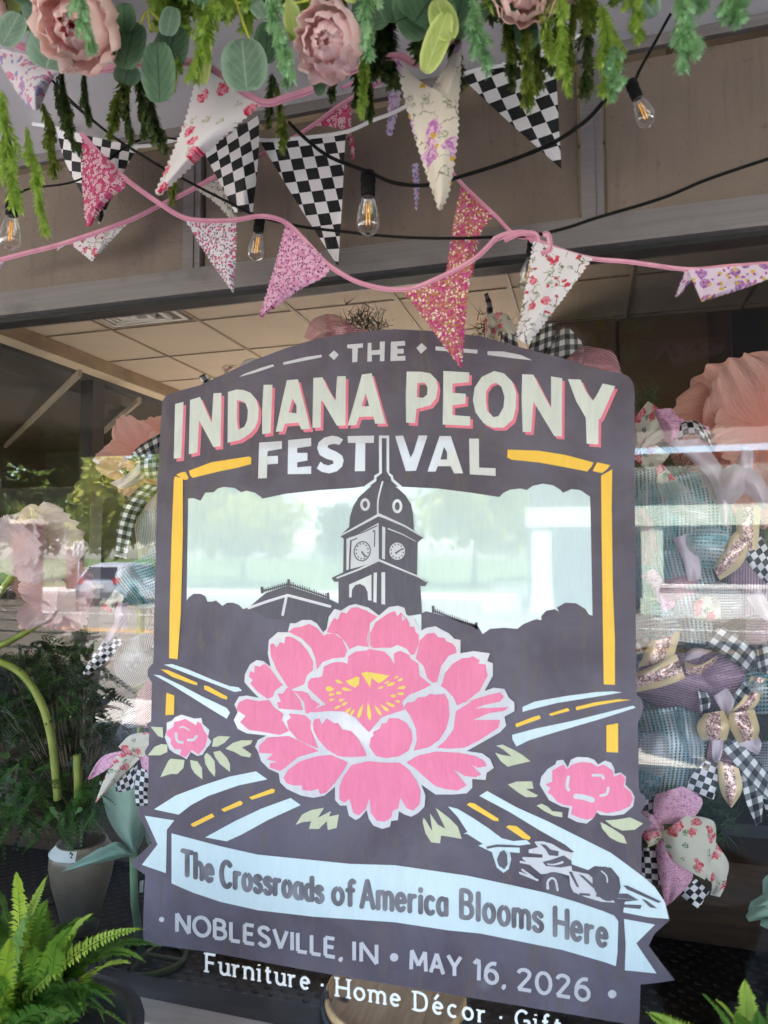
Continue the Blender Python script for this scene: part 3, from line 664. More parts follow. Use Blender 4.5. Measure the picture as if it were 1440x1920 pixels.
# --- yellow frame
b = MB()
for l in (L('326,900 328,893 343,897 343,1000 339,1150 333,1236 317,1234 318,1150 322,1000'), c28('300,1620 370,1590 410,1590 440,1650 430,1675 395,1680'), c28('445,1575 700,1480 1120,1415 1148,1430 1145,1500 1000,1540 800,1580 490,1655 460,1630'),
          L('952,843 1010,845 1060,853 1113,867 1109,875 1101,884 1060,876 1010,867 960,862 951,858'), L('1120,867 1144,872 1138,880 1129,887 1111,883'), L('1127,892 1148,880 1147,950 1149,1100 1153,1200 1153,1284 1132,1283 1130,1150 1128,1000'),
          L('312,1299 327,1304 326,1340 310,1341'), L('1137,1360 1159,1356 1159,1411 1137,1410')): pl(b, l, 2)
islands('yellow_frame', b, m_ylw, sign)
# --- pale sky panel, bushes, courthouse, tower
b = MB(); pl(b, L('353,935 363,934 376,939 385,924 401,923 408,916 420,913 440,915 452,923 462,920 478,924 488,931 492,935 535,926 600,919 663,915 689,911 759,913 820,916 884,924 936,932 944,924 957,918 976,916 988,919 999,911 1018,907 1037,910 1050,918 1056,924 1072,917 1088,919 1106,931 1107,951 1111,1157 1105,1200 349,1190 350,1126'), 1); obj('painted_sky', b, m_sky, sign)
b = MB()
pl(b, L('345,1134 354,1120 363,1113 376,1113 385,1118 389,1128 398,1128 405,1126 417,1136 426,1130 437,1130 448,1134 456,1142 462,1140 466,1139 500,1126 539,1112 619,1133 640,1133 640,1215 345,1200'), 2)
pl(b, L('790,1150 799,1146 811,1149 895,1172 905,1189 919,1179 945,1177 970,1179 980,1171 996,1164 1006,1161 1015,1163 1015,1155 1024,1145 1040,1142 1048,1147 1044,1139 1060,1130 1080,1131 1098,1142 1104,1152 1113,1155 1116,1215 790,1215'), 2)
islands('painted_bushes', b, m_char, sign)
b = MB()
for (x0, y0, x1, y1, n_) in ((491, 1105, 541, 1091, 13), (541, 1091, 615, 1116, 17), (812, 1141, 893, 1172, 20)):
    st(b, [(x0, y0+4), (x1, y1+4)], 3, 2, 0, 0)
    for i in range(n_+1):
        k = i/n_; x, y = x0+(x1-x0)*k, y0+(y1-y0)*k; st(b, [(x, y-(5 if i in (0, n_) else rnd.uniform(0, 3))), (x+.3, y+8)], 5 if i in (0, n_) else 1.6, 2, 0, 0, False)
pl(b, L('466,1139 498,1112 539,1098 619,1124 640,1134 640,1170 500,1160'), 2)
islands('painted_courthouse', b, m_dkp, sign, .05)
b = MB(); st(b, [(466, 1140), (500, 1128), (539, 1116), (619, 1137)], 5, 3, 0, 0); st(b, [(537, 1118), (530, 1153)], 5, 3, 0, 0)
for s, w_ in (('735,-8 737,320 690,352 690,385 605,445', 26), ('803,-8 803,320 838,350 845,385 925,452', 24)): st(b, cT(s), w_/4.8, 3, 0, 0)
st(b, cT('735,-4 803,-4'), 5, 3, 0, 0); 
obj('courthouse_highlight', b, m_lil, sign)
b = MB()
pl(b, cT('755,372 830,420 900,465 960,520 1010,600 1030,700 1038,835 1125,900 1070,945 1065,1240 1165,1300 1140,1340 1095,1338 1110,1590 760,1640 358,1640 358,1300 320,1300 295,1265 400,1215 405,912 370,888 455,805 460,720 490,620 540,540 620,465 690,410'), 3)
pl(b, cT('775,60 790,60 790,300 835,385 720,350 760,335'), 4)
obj('painted_clock_tower', b, m_dkp, sign)
b = MB()
st(b, cT('755,400 733,480 715,560 711,640 713,695'), 3, 4); 
for cx, cy, rx, ry in ((598, 605, 34, 48), (888, 620, 35, 54)): pl(b, [tr(ell(cx, cy, rx+10, ry+9), 560, 820, 4.8), tr(ell(cx, cy, rx-13, ry-16), 560, 820, 4.8)], 4)
st(b, cT('375,885 550,790 720,697'), (2.5, 5), 4, 0, 0); st(b, cT('720,697 780,720 960,800 1115,895'), (6, 2), 4, 0, 0)
pl(b, cT('430,915 600,835 718,770 722,1095 600,1150 430,1195'), 4); pl(b, cT('752,800 780,812 776,1100 750,1090'), 4); st(b, cT('805,822 930,870 1050,935'), (2.5, 1), 4, 0, 0)
pl(b, tr(ell(887, 1025, 70, 78), 560, 820, 4.8), 4); st(b, cT('345,1265 540,1190 722,1105'), (3, 4), 4, 0, 0); st(b, cT('722,1105 900,1180 1080,1255 1150,1300'), (4, 2), 4, 0, 0)
pl(b, cT('455,1325 655,1235 655,1470 625,1465 620,1390 595,1340 550,1318 510,1330 480,1370 475,1440 455,1440'), 4); pl(b, cT('675,1220 705,1215 700,1490 672,1480'), 4); pl(b, cT('745,1215 778,1215 778,1505 745,1500'), 4)
obj('tower_highlight', b, m_lil, sign)
b = MB(); st(b, cT('470,930 462,1060 458,1190'), 3, 5); st(b, cT('475,892 600,845 705,795'), 2.2, 5); st(b, cT('470,932 525,908'), 2.2, 5); st(b, cT('668,850 684,838 684,900 682,985'), 2, 5)
pl(b, [tr(ell(572, 1025, 77, 92, 24, .2), 560, 820, 4.8), tr(ell(572, 1025, 67, 82, 24, .2), 560, 820, 4.8)], 5)
for i in range(12):
    a = i*PI/6+.2
    pl(b, tr(ell(572+54*math.cos(a), 1025+68*math.sin(a), 7, 8, 8), 560, 820, 4.8), 5); pl(b, tr(ell(887+55*math.cos(a), 1025+62*math.sin(a), 7, 8, 8), 560, 820, 4.8), 5)
st(b, cT('568,1030 598,1072'), 3, 5); st(b, cT('875,1042 935,1000'), (3.5, 2), 5); obj('clock_marking', b, m_dkp, sign)
# --- big peony
b = MB()
pl(b, c7('510,190 520,135 545,100 575,108 610,85 640,78 665,85 700,95 745,130 790,92 830,86 860,95 868,125 905,145 930,200 960,185 1000,178 1030,195 1060,210 1085,235 1112,240 1112,300 1170,290 1245,300 1232,335 1258,345 1258,400 1220,470 1262,455 1310,460 1330,500 1355,520 1355,560 1310,585 1318,625 1290,655 1140,740 1210,750 1245,775 1262,815 1230,838 1225,870 1165,865 1165,905 1140,930 1080,935 1000,935 935,890 955,940 950,990 920,1020 890,1035 860,1025 835,1010 830,1050 800,1055 795,1080 760,1090 720,1075 700,1045 690,1005 660,1040 640,1050 610,1030 600,985 570,985 548,960 548,900 500,940 450,950 395,940 330,910 300,880 295,840 250,820 215,785 200,740 188,720 200,690 240,670 150,660 110,640 92,600 110,565 95,530 115,495 150,490 205,500 175,470 140,430 142,395 165,350 195,330 225,335 258,360 245,300 250,240 290,205 335,205 345,165 370,165 400,150 440,150 465,165 495,205'), 5)
PET = ['510,205 530,160 545,140 560,150 575,115 600,120 620,95 650,92 680,105 740,135 705,165 692,230 697,272 650,265 612,282 595,250 560,215', '705,262 705,210 730,160 780,125 800,115 820,110 827,135 845,115 850,155 870,140 885,180 905,180 910,205 925,215 925,260 905,305 890,308 870,280 830,262 800,275 760,275 720,278',
 '335,205 360,185 395,180 430,168 465,185 497,222 512,212 545,212 580,237 603,288 590,318 540,322 490,340 467,375 458,320 440,275 400,235 350,208', '255,260 270,255 285,275 300,250 320,255 325,225 350,225 390,250 425,290 449,340 448,375 420,400 408,440 345,465 330,445 285,375 258,310',
 '165,380 185,388 185,355 210,360 230,345 258,370 300,430 315,440 275,470 268,495 245,505 200,475 165,435 178,420 160,405', '105,545 115,520 150,505 200,515 252,510 270,540 315,572 308,600 338,650 300,668 230,655 160,645 120,610 145,582 105,555',
 '288,480 312,482 300,500 330,455 352,462 390,510 403,556 330,552 295,548 285,520 305,518', '330,605 348,590 340,570 410,578 440,605 438,640 458,690 473,728 430,712 380,688 340,645', '205,715 245,678 340,672 400,700 475,740 380,768 320,818 300,830 255,815 255,795 285,788 240,778 268,752 205,748',
 '315,860 335,825 390,785 470,762 530,757 605,790 585,830 545,885 510,925 480,935 472,910 440,920 400,915 398,895 360,895 330,885', '567,900 582,860 622,802 700,785 760,792 838,792 878,822 913,870 933,920 928,980 900,1008 870,998 842,950 832,998 808,1008 800,1040 770,1058 735,1053 708,1018 703,950 686,1000 655,1030 630,1018 612,955 590,972 567,958',
 '868,792 920,760 1000,742 1100,747 1180,762 1222,787 1230,808 1190,816 1160,800 1205,845 1180,858 1130,852 1080,820 1140,895 1100,918 1040,910 1000,898 952,858 905,815', '1005,725 1045,692 1080,642 1092,560 1180,505 1230,490 1290,475 1308,495 1290,518 1220,532 1180,548 1330,542 1305,560 1240,570 1170,600 1290,600 1283,635 1200,690 1130,725 1060,730',
 '1032,430 1042,390 1077,347 1120,322 1150,320 1168,312 1200,332 1192,347 1225,350 1230,380 1235,400 1198,470 1150,508 1098,536 1082,500 1044,460 1022,448', '915,305 930,242 960,212 995,207 1012,228 1040,230 1050,247 1075,255 1090,272 1095,298 1060,310 1025,358 1008,428 990,433 962,412 947,358 910,323',
 '490,402 497,360 535,342 580,338 603,348 608,312 640,292 690,287 700,280 770,292 798,320 815,352 812,300 840,288 880,306 890,326 922,346 928,400 980,443 940,463 880,488 850,518 858,555 815,568 757,588 715,638 702,655 692,648 640,590 590,562 520,560 452,566 430,560 505,530 440,470 470,500 425,455 425,430 440,412 480,407',
 '447,620 455,597 478,592 488,622 510,592 545,615 560,612 580,642 620,650 648,680 688,750 688,763 620,768 562,763 512,733 472,688 452,650', '702,720 708,680 722,670 717,655 747,640 757,617 780,612 790,592 830,592 868,612 892,650 897,690 878,738 838,763 780,772 732,763', '857,545 872,522 905,517 922,497 950,497 975,482 1000,487 1040,482 1058,512 1063,580 1048,640 1018,688 970,723 902,738 916,690 911,640 886,580',
 '350,470 400,470 425,480 440,505 480,530 430,570 415,570 408,520 375,480']
bp_ = MB()
for i, s in enumerate(PET): pl(bp_, c7(s), 6)
bs = MB()
for s in ('595,425 625,415 640,405 658,408 655,440 640,455 610,440', '665,390 690,383 720,388 760,395 792,400 770,420 745,435 725,420 712,410 706,455 685,420'): pl(bs, c7(s), 7)
for (x, y, l, w_) in ((525, 460, 40, 24), (533, 485, 26, 14), (567, 428, 34, 15), (600, 462, 44, 15), (535, 508, 26, 11), (566, 478, 28, 14), (560, 542, 36, 11), (578, 510, 26, 13), (592, 526, 30, 13), (608, 556, 36, 14), (626, 565, 38, 13), (662, 560, 68, 17), (700, 560, 84, 18), (740, 556, 56, 14), (770, 545, 48, 14), (795, 530, 46, 14), (828, 516, 26, 11), (808, 492, 26, 15), (842, 482, 32, 13), (846, 455, 40, 14), (822, 408, 24, 10), (840, 420, 26, 11), (798, 440, 40, 15), (752, 455, 28, 10), (780, 432, 26, 10)):
    a = math.atan2(y-480, x-690); c_, s_ = math.cos(a), math.sin(a); pl(bs, tr([(x+u*l/2*c_-v*w_/2*s_, y+u*l/2*s_+v*w_/2*c_) for u, v in ((-1, 0), (-.3, -.8), (.5, -1), (1, -.3), (.9, .5), (.4, 1), (-.3, .7))], 400, 1100, 2.4), 7)
bd = MB()
for s in ('430,168 458,190 485,235 497,290', '690,105 702,180 698,230 700,275', '705,850 703,900 704,960', '560,150 575,190', '640,140 655,170', '810,130 838,160', '845,120 870,150 885,170', '930,500 960,520 985,560', '1000,490 1030,530', '1110,860 1100,890', '840,900 836,960', '1130,520 1210,500', '620,930 632,1000', '970,770 1060,800'): st(bd, c7(s), (1.3, .6), 7)
op = obj('painted_peony_outline', b, m_lil, sign); obj('painted_peony_petals', bp_, m_pnk, sign); islands('painted_stamens', bs, m_sta, sign, .1); obj('petal_crease', bd, m_pks, sign)
# --- small peonies and leaves
b = MB(); b2 = MB(); b3 = MB(); b4 = MB()
pl(b, cA('290,540 330,525 350,500 400,480 450,495 500,510 550,505 560,550 610,595 600,650 625,680 610,710 590,730 560,780 520,790 470,760 440,815 400,790 350,770 310,740 275,650 290,600'), 1)
pl(b2, cA('295,600 340,570 345,535 390,525 430,510 480,540 510,560 520,530 550,545 570,600 600,640 580,720 530,780 480,745 430,800 390,780 400,740 350,740 320,700 320,660 285,630'), 2)
for s, w_ in (('360,620 368,675 410,690', 5), ('450,670 490,668 515,640', 5), ('388,580 412,570 460,597', 2.5)): st(b3, cA(s), w_, 3)
pl(b, cB('640,590 690,560 700,535 740,530 770,580 790,530 830,512 900,515 940,530 965,560 1010,535 1050,550 1070,590 1070,620 1110,612 1145,640 1140,690 1180,730 1200,770 1190,830 1130,880 1060,890 980,885 945,860 930,910 890,940 830,930 770,900 780,840 730,830 650,790 620,740 590,690 600,640'), 1)
pl(b2, cB('670,600 720,570 745,560 765,590 800,560 850,545 920,550 960,575 1000,560 1060,600 1065,640 1110,620 1140,650 1130,700 1175,740 1190,780 1170,830 1100,860 1020,875 960,855 940,900 900,915 850,905 790,880 800,830 740,820 700,800 670,760 640,740 660,710 625,690 670,670'), 2)
for s, w_ in (('775,640 765,700 777,725', 6), ('930,630 985,630 1000,650', 5), ('820,765 870,770 930,790', 10), ('1030,710 1020,750 980,760', 5)): st(b3, cB(s), w_, 3)
for s in ('170,570 260,575 265,655 225,640', '148,785 200,720 250,700 295,705 295,760 240,785', '243,948 300,830 320,810 425,820 415,880 370,925 320,925', '465,820 520,830 555,880 558,965 500,920 475,880', '572,790 590,765 620,790 650,830 655,910 650,945 610,900 580,850', '640,760 690,750 740,800 765,850 765,910 690,850 655,800', '630,720 640,660 680,640 765,645 725,690 670,720', '730,735 790,690 850,672 935,672 920,700 855,725 925,775 915,800 850,790 800,760'): pl(b4, cA(s), 2)
for s in ('310,440 350,432 430,470 480,500 530,540 440,560 385,575 340,540 303,485 350,500 410,508 350,460', '385,690 440,670 540,668 550,715 500,718 580,760 560,770 500,770 450,740', '570,825 600,812 640,830 670,860 735,868 735,900 680,890 620,860', '1010,920 1080,915 1170,900 1255,940 1200,980 1120,985 1060,960', '980,930 1020,950 1080,985 1130,1020 1150,1070 1100,1060 1040,1030 990,970'): pl(b4, cB(s), 2)
for s in ('370,1072 400,1025 440,1005 498,995 470,1040 530,1010 520,1035 565,1025 555,1085 515,1095 510,1055 475,1090 430,1090 440,1055 400,1060', '945,1040 955,1050 985,1100 975,1020 1010,1070 1045,1090 1000,995 1060,1040 1100,1080 1118,1135 1060,1125 1025,1120 1020,1155 980,1150 955,1110 942,1060'): pl(b4, c7(s), 2)
islands('small_peony_outline', b, m_lil, sign); islands('small_peony_petals', b2, m_pnk, sign); islands('small_peony_highlight', b3, m_lil, sign); islands('painted_leaf', b4, m_sage, sign, .0)
# --- roads
b = MB(); b2 = MB()
for s in ('270,105 330,100 450,140 640,220 760,265 830,275 855,300 800,310 700,270 540,210 400,155', '190,180 240,185 400,260 560,345 680,400 740,430 765,465 740,510 640,450 480,350 300,240', '195,1190 360,1085 560,1010 760,945 960,905 1045,965 830,1010 600,1090 470,1160 380,1230', '580,1400 800,1280 1000,1185 1220,1105 1295,1158 1050,1270 850,1380 740,1430'): pl(b, cA(s), 2)
for s in ('480,190 560,155 760,120 950,95 1060,90 1120,97 950,125 700,165 540,205 478,222', '413,370 560,330 800,280 1000,230 1190,182 1207,195 1000,262 700,350 520,405 440,445 415,400'): pl(b, cB(s), 2)
for s in ('245,140 300,145 520,240 520,260 480,250 330,195', '570,260 600,265 745,345 742,368 700,355 572,290', '470,1300 630,1220 650,1245 500,1320 480,1318', '698,1190 840,1125 862,1140 850,1158 720,1210', '907,1100 1080,1035 1103,1042 1095,1065 930,1118'): pl(b2, cA(s), 2)
for s in ('432,300 560,250 590,245 596,265 500,300 440,322', '648,235 770,197 783,215 660,248', '822,190 950,160 1100,140 1180,145 1100,155 960,180 825,212'): pl(b2, cB(s), 2)
for s in ('115,95 130,82 160,85 310,180 310,195 280,192', '355,230 375,220 420,225 508,295 500,310 460,302'): pl(b2, cC(s), 2)
pl(b, cC('192,40 240,10 420,110 620,200 800,290 1000,390 1190,530 1270,600 1330,690 1355,795 1230,785 1075,755 1085,690 1170,680 1040,670 1060,600 1050,540 1000,480 900,470 860,495 760,460 755,430 700,400 775,385 720,340 560,250 380,140'), 2)
pl(b, cC('0,105 60,120 160,180 250,240 330,300 400,318 480,310 508,335 440,345 440,390 380,385 388,430 372,490 340,512 300,480 280,420 270,385 185,345 215,335 120,275 95,272 120,262 60,170'), 2)
islands('road_edge_line', b, m_ice, sign); islands('road_dash', b2, m_ylw, sign)
# --- race car
b = MB(); pl(b, cC('540,320 580,318 640,335 700,372 770,392 752,440 762,500 860,520 920,570 1025,695 940,690 840,660 770,630 750,590 745,530 690,515 570,520 455,425 460,415 580,420 580,400 495,390 495,370 552,355 530,322'), 3)
for s, w_ in (('445,445 540,465', 4), ('440,512 550,557', 4), ('455,493 525,542', 4), ('615,610 612,570 635,545 660,560 672,620', 4)): st(b, cC(s), w_, 5)
obj('painted_race_car', b, m_lil, sign)
b = MB()
for s in ('565,335 600,340 630,370 680,380 675,410 620,405 600,370', '580,445 640,430 710,405 760,440 755,470 690,480 600,470', '740,505 760,505 805,600 790,600', '800,520 830,530 910,600 890,605', '805,635 870,640 875,655 810,650', '905,645 975,650 980,662 910,660', '1075,590 1100,590 1310,690 1290,697 1100,615', '1045,640 1100,640 1170,680 1040,668', '1080,705 1190,710 1180,735 1080,725', '1185,670 1215,680 1285,730 1240,725', '235,352 300,338 440,345 440,358 300,354 240,366', '318,385 345,372 362,400 366,460 346,492 312,470 300,430'): pl(b, cC(s), 4)
pl(b, tr(ell(660, 580, 88, 70, 20, .35), 840, 1480, 3.2727), 4); pl(b, tr(ell(970, 580, 80, 110, 22, -.35), 840, 1480, 3.2727), 4)
islands('race_car_shade', b, m_dkp, sign, .004)
b = MB(); st(b, cC('610,610 612,565 635,545 660,560 672,618'), 3.5, 5); st(b, cC('942,502 972,530 978,570'), 2.5, 5); st(b, cC('610,458 650,462 704,447'), (2, 4), 5); st(b, cC('360,390 372,395 378,415'), 2, 5); islands('race_car_highlight', b, m_lil, sign, .004)
# --- banner
b = MB()
for l in (cD('90,85 250,110 210,160 205,395 75,350 160,240'), cD('235,180 330,205 500,250 700,295 950,320 1200,345 1440,352')+cC('120,530 400,590 600,635 800,695 960,750 1020,775 1045,810 1040,1000 1030,1085 960,1060 700,985 400,925 200,885 0,865')+cD('1440,660 1000,630 700,595 500,550 350,500 235,450'), cC('1080,795 1270,830 1155,945 1280,1130 1085,1110 1090,950')): pl(b, l, 2)
islands('banner', b, m_ice, sign)
# ---------------------------------------------------------------- hand lettering: centre lines of the letters, unit height
def arc(cx, cy, rx, ry, a0, a1, n=9): return [(cx+rx*math.cos(math.radians(a0+(a1-a0)*i/n)), cy+ry*math.sin(math.radians(a0+(a1-a0)*i/n))) for i in range(n+1)]
X = .66
GL = {'T': (.6, [[(0, 1), (.6, 1)], [(.3, 1), (.3, 0)]]), 'h': (.44, [[(.02, 1), (.02, 0)], [(.02, .36)]+arc(.22, .4, .2, .24, 165, 0, 7)+[(.42, 0)]]), 'e': (.46, [[(.05, .35), (.40, .35)], arc(.23, .33, .2, .31, 2, 318, 14)]),
 'C': (.62, [arc(.33, .5, .32, .5, 48, 312, 14)]), 'r': (.32, [[(.03, .64), (.03, 0)], [(.03, .38), (.12, .58), (.3, .62)]]), 'o': (.5, [arc(.25, .32, .22, .32, 90, 450, 16)]), 's': (.42, [[(.37, .54), (.28, .63), (.13, .63), (.04, .53), (.08, .41), (.22, .34), (.36, .25), (.38, .11), (.27, .0), (.12, .0), (.03, .1)]]),
 'a': (.46, [[(.42, .64), (.42, 0)], arc(.22, .32, .2, .32, 60, 300, 12)]), 'd': (.46, [[(.42, 1), (.42, 0)], arc(.22, .32, .2, .32, 50, 310, 12)]), 'f': (.34, [[(.34, .94), (.25, 1.0), (.16, .92), (.14, .75), (.14, 0)], [(0, .6), (.3, .62)]]), 'A': (.62, [[(0, 0), (.29, 1)], [(.29, 1), (.6, 0)], [(.1, .34), (.5, .34)]]),
 'm': (.74, [[(.02, .64), (.02, 0)], [(.02, .36)]+arc(.2, .42, .17, .22, 165, 0, 6)+[(.37, 0)], [(.37, .36)]+arc(.55, .42, .17, .22, 165, 0, 6)+[(.72, 0)]]), 'i': (.12, [[(.06, .64), (.06, 0)], [(.06, .85), (.06, .93)]]), 'c': (.42, [arc(.23, .32, .21, .32, 48, 312, 12)]), 'B': (.56, [[(.03, 1), (.03, 0)], [(.03, 1), (.3, 1), (.46, .88), (.44, .64), (.28, .54), (.05, .54)], [(.28, .54), (.48, .44), (.52, .2), (.36, .02), (.03, 0)]]),
 'l': (.12, [[(.06, 1), (.06, 0)]]), 'n': (.44, [[(.02, .64), (.02, 0)], [(.02, .36)]+arc(.22, .4, .2, .24, 165, 0, 7)+[(.42, 0)]]), 'H': (.6, [[(.02, 1), (.02, 0)], [(.58, 1), (.58, 0)], [(.02, .5), (.58, .5)]]), 'u': (.44, [[(.02, .64), (.02, .25)]+arc(.21, .24, .19, .24, 180, 340, 7), [(.42, .64), (.42, 0)]]), 't': (.32, [[(.13, .86), (.13, .14), (.2, 0), (.31, .05)], [(0, .63), (.3, .63)]]),
 'F': (.5, [[(.03, 1), (.03, 0)], [(.03, 1), (.5, 1)], [(.03, .52), (.42, .52)]]), 'D': (.62, [[(.03, 1), (.03, 0)], [(.03, 1), (.26, 1), (.5, .86), (.58, .5), (.5, .14), (.26, 0), (.03, 0)]]), 'G': (.64, [arc(.33, .5, .32, .5, 48, 340, 14), [(.38, .44), (.64, .44), (.64, .02)]]),
 'N': (.6, [[(.02, 0), (.02, 1)], [(.02, 1), (.58, 0)], [(.58, 0), (.58, 1)]]), 'O': (.74, [arc(.37, .5, .36, .5, 90, 450, 18)]), 'L': (.44, [[(.02, 1), (.02, 0)], [(.02, 0), (.44, 0)]]), 'E': (.46, [[(.02, 1), (.02, 0)], [(.02, 1), (.44, 1)], [(.02, .52), (.4, .52)], [(.02, 0), (.46, 0)]]), 'S': (.52, [[(.48, .86), (.38, .98), (.2, 1), (.06, .88), (.06, .7), (.2, .57), (.36, .48), (.48, .34), (.47, .14), (.34, .01), (.16, .01), (.03, .14)]]),
 'V': (.6, [[(0, 1), (.3, 0)], [(.3, 0), (.6, 1)]]), 'I': (.08, [[(.04, 1), (.04, 0)]]), 'M': (.74, [[(.02, 0), (.06, 1)], [(.06, 1), (.37, .25)], [(.37, .25), (.68, 1)], [(.68, 1), (.72, 0)]]), 'Y': (.6, [[(0, 1), (.3, .46)], [(.6, 1), (.3, .46)], [(.3, .46), (.3, 0)]]), '1': (.26, [[(0, .8), (.2, 1), (.2, 0)]]), '6': (.56, [[(.5, .98), (.3, .96), (.12, .75), (.04, .45)], arc(.29, .31, .25, .31, 90, 450, 16)]), '2': (.54, [[(.04, .8), (.12, .95), (.3, 1), (.46, .9), (.46, .7), (.32, .46), (.04, .02)], [(.04, .02), (.54, .02)]]), '0': (.58, [arc(.29, .5, .27, .49, 90, 450, 18)]), ',': (.1, [[(.07, .05), (.08, -.06), (.0, -.18)]])}
SER = {'F': [(.03, 0), (.03, 1)], 'u': [(-.03, .63), (.37, .63), (.46, .01)], 'r': [(.03, 0), (-.02, .63)], 'n': [(.02, 0), (.42, 0), (-.03, .63)], 'i': [(.06, 0), (.02, .63)], 'H': [(.02, 0), (.02, 1), (.58, 0), (.58, 1)], 'm': [(.02, 0), (.37, 0), (.72, 0), (-.03, .63)], 'D': [(.0, 0), (.0, 1)], 'f': [(.14, 0)], 'h': [(.02, 0), (.42, 0), (-.03, 1)]}
def lerpline(pts, x):
    for i in range(len(pts)-1):
        if x <= pts[i+1][0] or i == len(pts)-2:
            k = (x-pts[i][0])/(pts[i+1][0]-pts[i][0]); return pts[i][1]+(pts[i+1][1]-pts[i][1])*k
def word(put, txt, x0, x1, base, h0, h1, gap=.16, serif=0):
    adv = [0]
    for ch in txt: adv.append(adv[-1]+GL[ch][0]+gap)
    k = (x1-x0)/(adv[-1]-gap)
    for i, ch in enumerate(txt):
        gx = x0+adv[i]*k
        for s in GL[ch][1]:
            q = []
            for a, c in s:
                xx = gx+a*k; h = h0+(h1-h0)*(xx-x0)/(x1-x0); q.append((xx, lerpline(base, xx)-c*h))
            put(q)
        if serif:
            for a, c in SER.get(ch, []):
                xx = gx+a*k; h = h0; w_ = .11*h0 if ch not in 'FHD' else .15*h0; put([(xx-w_, lerpline(base, xx-w_)-c*h), (xx+w_, lerpline(base, xx+w_)-c*h)], True)
b = MB(); BL = [(335, 1637), (402, 1655), (410, 1660), (610, 1692), (665, 1698), (671, 1700), (843, 1716), (858, 1718), (1023, 1747), (1034, 1752), (1143, 1777)]
for tx, x0, x1, h0, h1 in (('The', 342, 399, 44, 46), ('Crossroads', 415, 605, 46, 42), ('of', 624, 664, 44, 46), ('America', 678, 838, 50, 46), ('Blooms', 864, 1017, 50, 50), ('Here', 1040, 1138, 52, 50)):
    word(lambda q: st(b, q, 9.5, 3), tx, x0, x1, BL, h0, h1, .2)
islands('banner_lettering', b, m_brush, sign, .006)
b = MB(); BL2 = [(300, 1740), (327, 1746), (618, 1793), (660, 1800), (710, 1808), (768, 1817), (867, 1832), (937, 1846), (967, 1854), (1107, 1877), (1160, 1886)]
for tx, x0, x1, h0, h1 in (('NOBLESVILLE,', 331, 640, 34, 34), ('IN', 662, 707, 35, 36), ('MAY', 770, 864, 36, 37), ('16,', 889, 946, 37, 38), ('2026', 970, 1105, 38, 40)): word(lambda q: st(b, q, 7, 3, 0, 3 if len(q) > 2 else 0, False), tx, x0, x1, BL2, h0, h1, .2)
for x, y, r in ((303, 1724, 5), (739, 1795, 8), (1148, 1864, 8)): pl(b, ell(x, y, r, r, 12), 3)
islands('foot_lettering', b, m_lil, sign, .016)
# --- lettering on the glass
b = MB(); m_vinyl = pbr('white_vinyl', (.85, .85, .86), .5, var=.02)
_g = [0]
def gput(q, serif=False):
    _g[0] += 1
    global YS
    ys = YS; YS = -.0008+.00002*(_g[0] % 20); st(b, q, 3.4 if serif else 5.0, 0, 0, 3 if len(q) > 2 else 0, False); YS = ys
BL3 = [(380, 1820), (582, 1856), (627, 1866), (753, 1888), (773, 1892), (913, 1918), (965, 1926), (1060, 1942)]
for tx, x0, x1 in (('Furniture', 386, 580), ('Home', 631, 750), ('Decor', 777, 910), ('Gift', 967, 1052)):
    b = MB(); word(gput, tx, x0, x1, BL3, 33, 33, .26, 1)
    if tx == 'Decor': gput([(815, 1874), (822, 1865)])
    obj('window_lettering', b, m_vinyl, glass)
for x, y in ((604, 1847), (939, 1908)):
    b = MB(); gput([(x-2.5, y), (x+2.5, y)]); obj('lettering_dot', b, m_vinyl, glass)
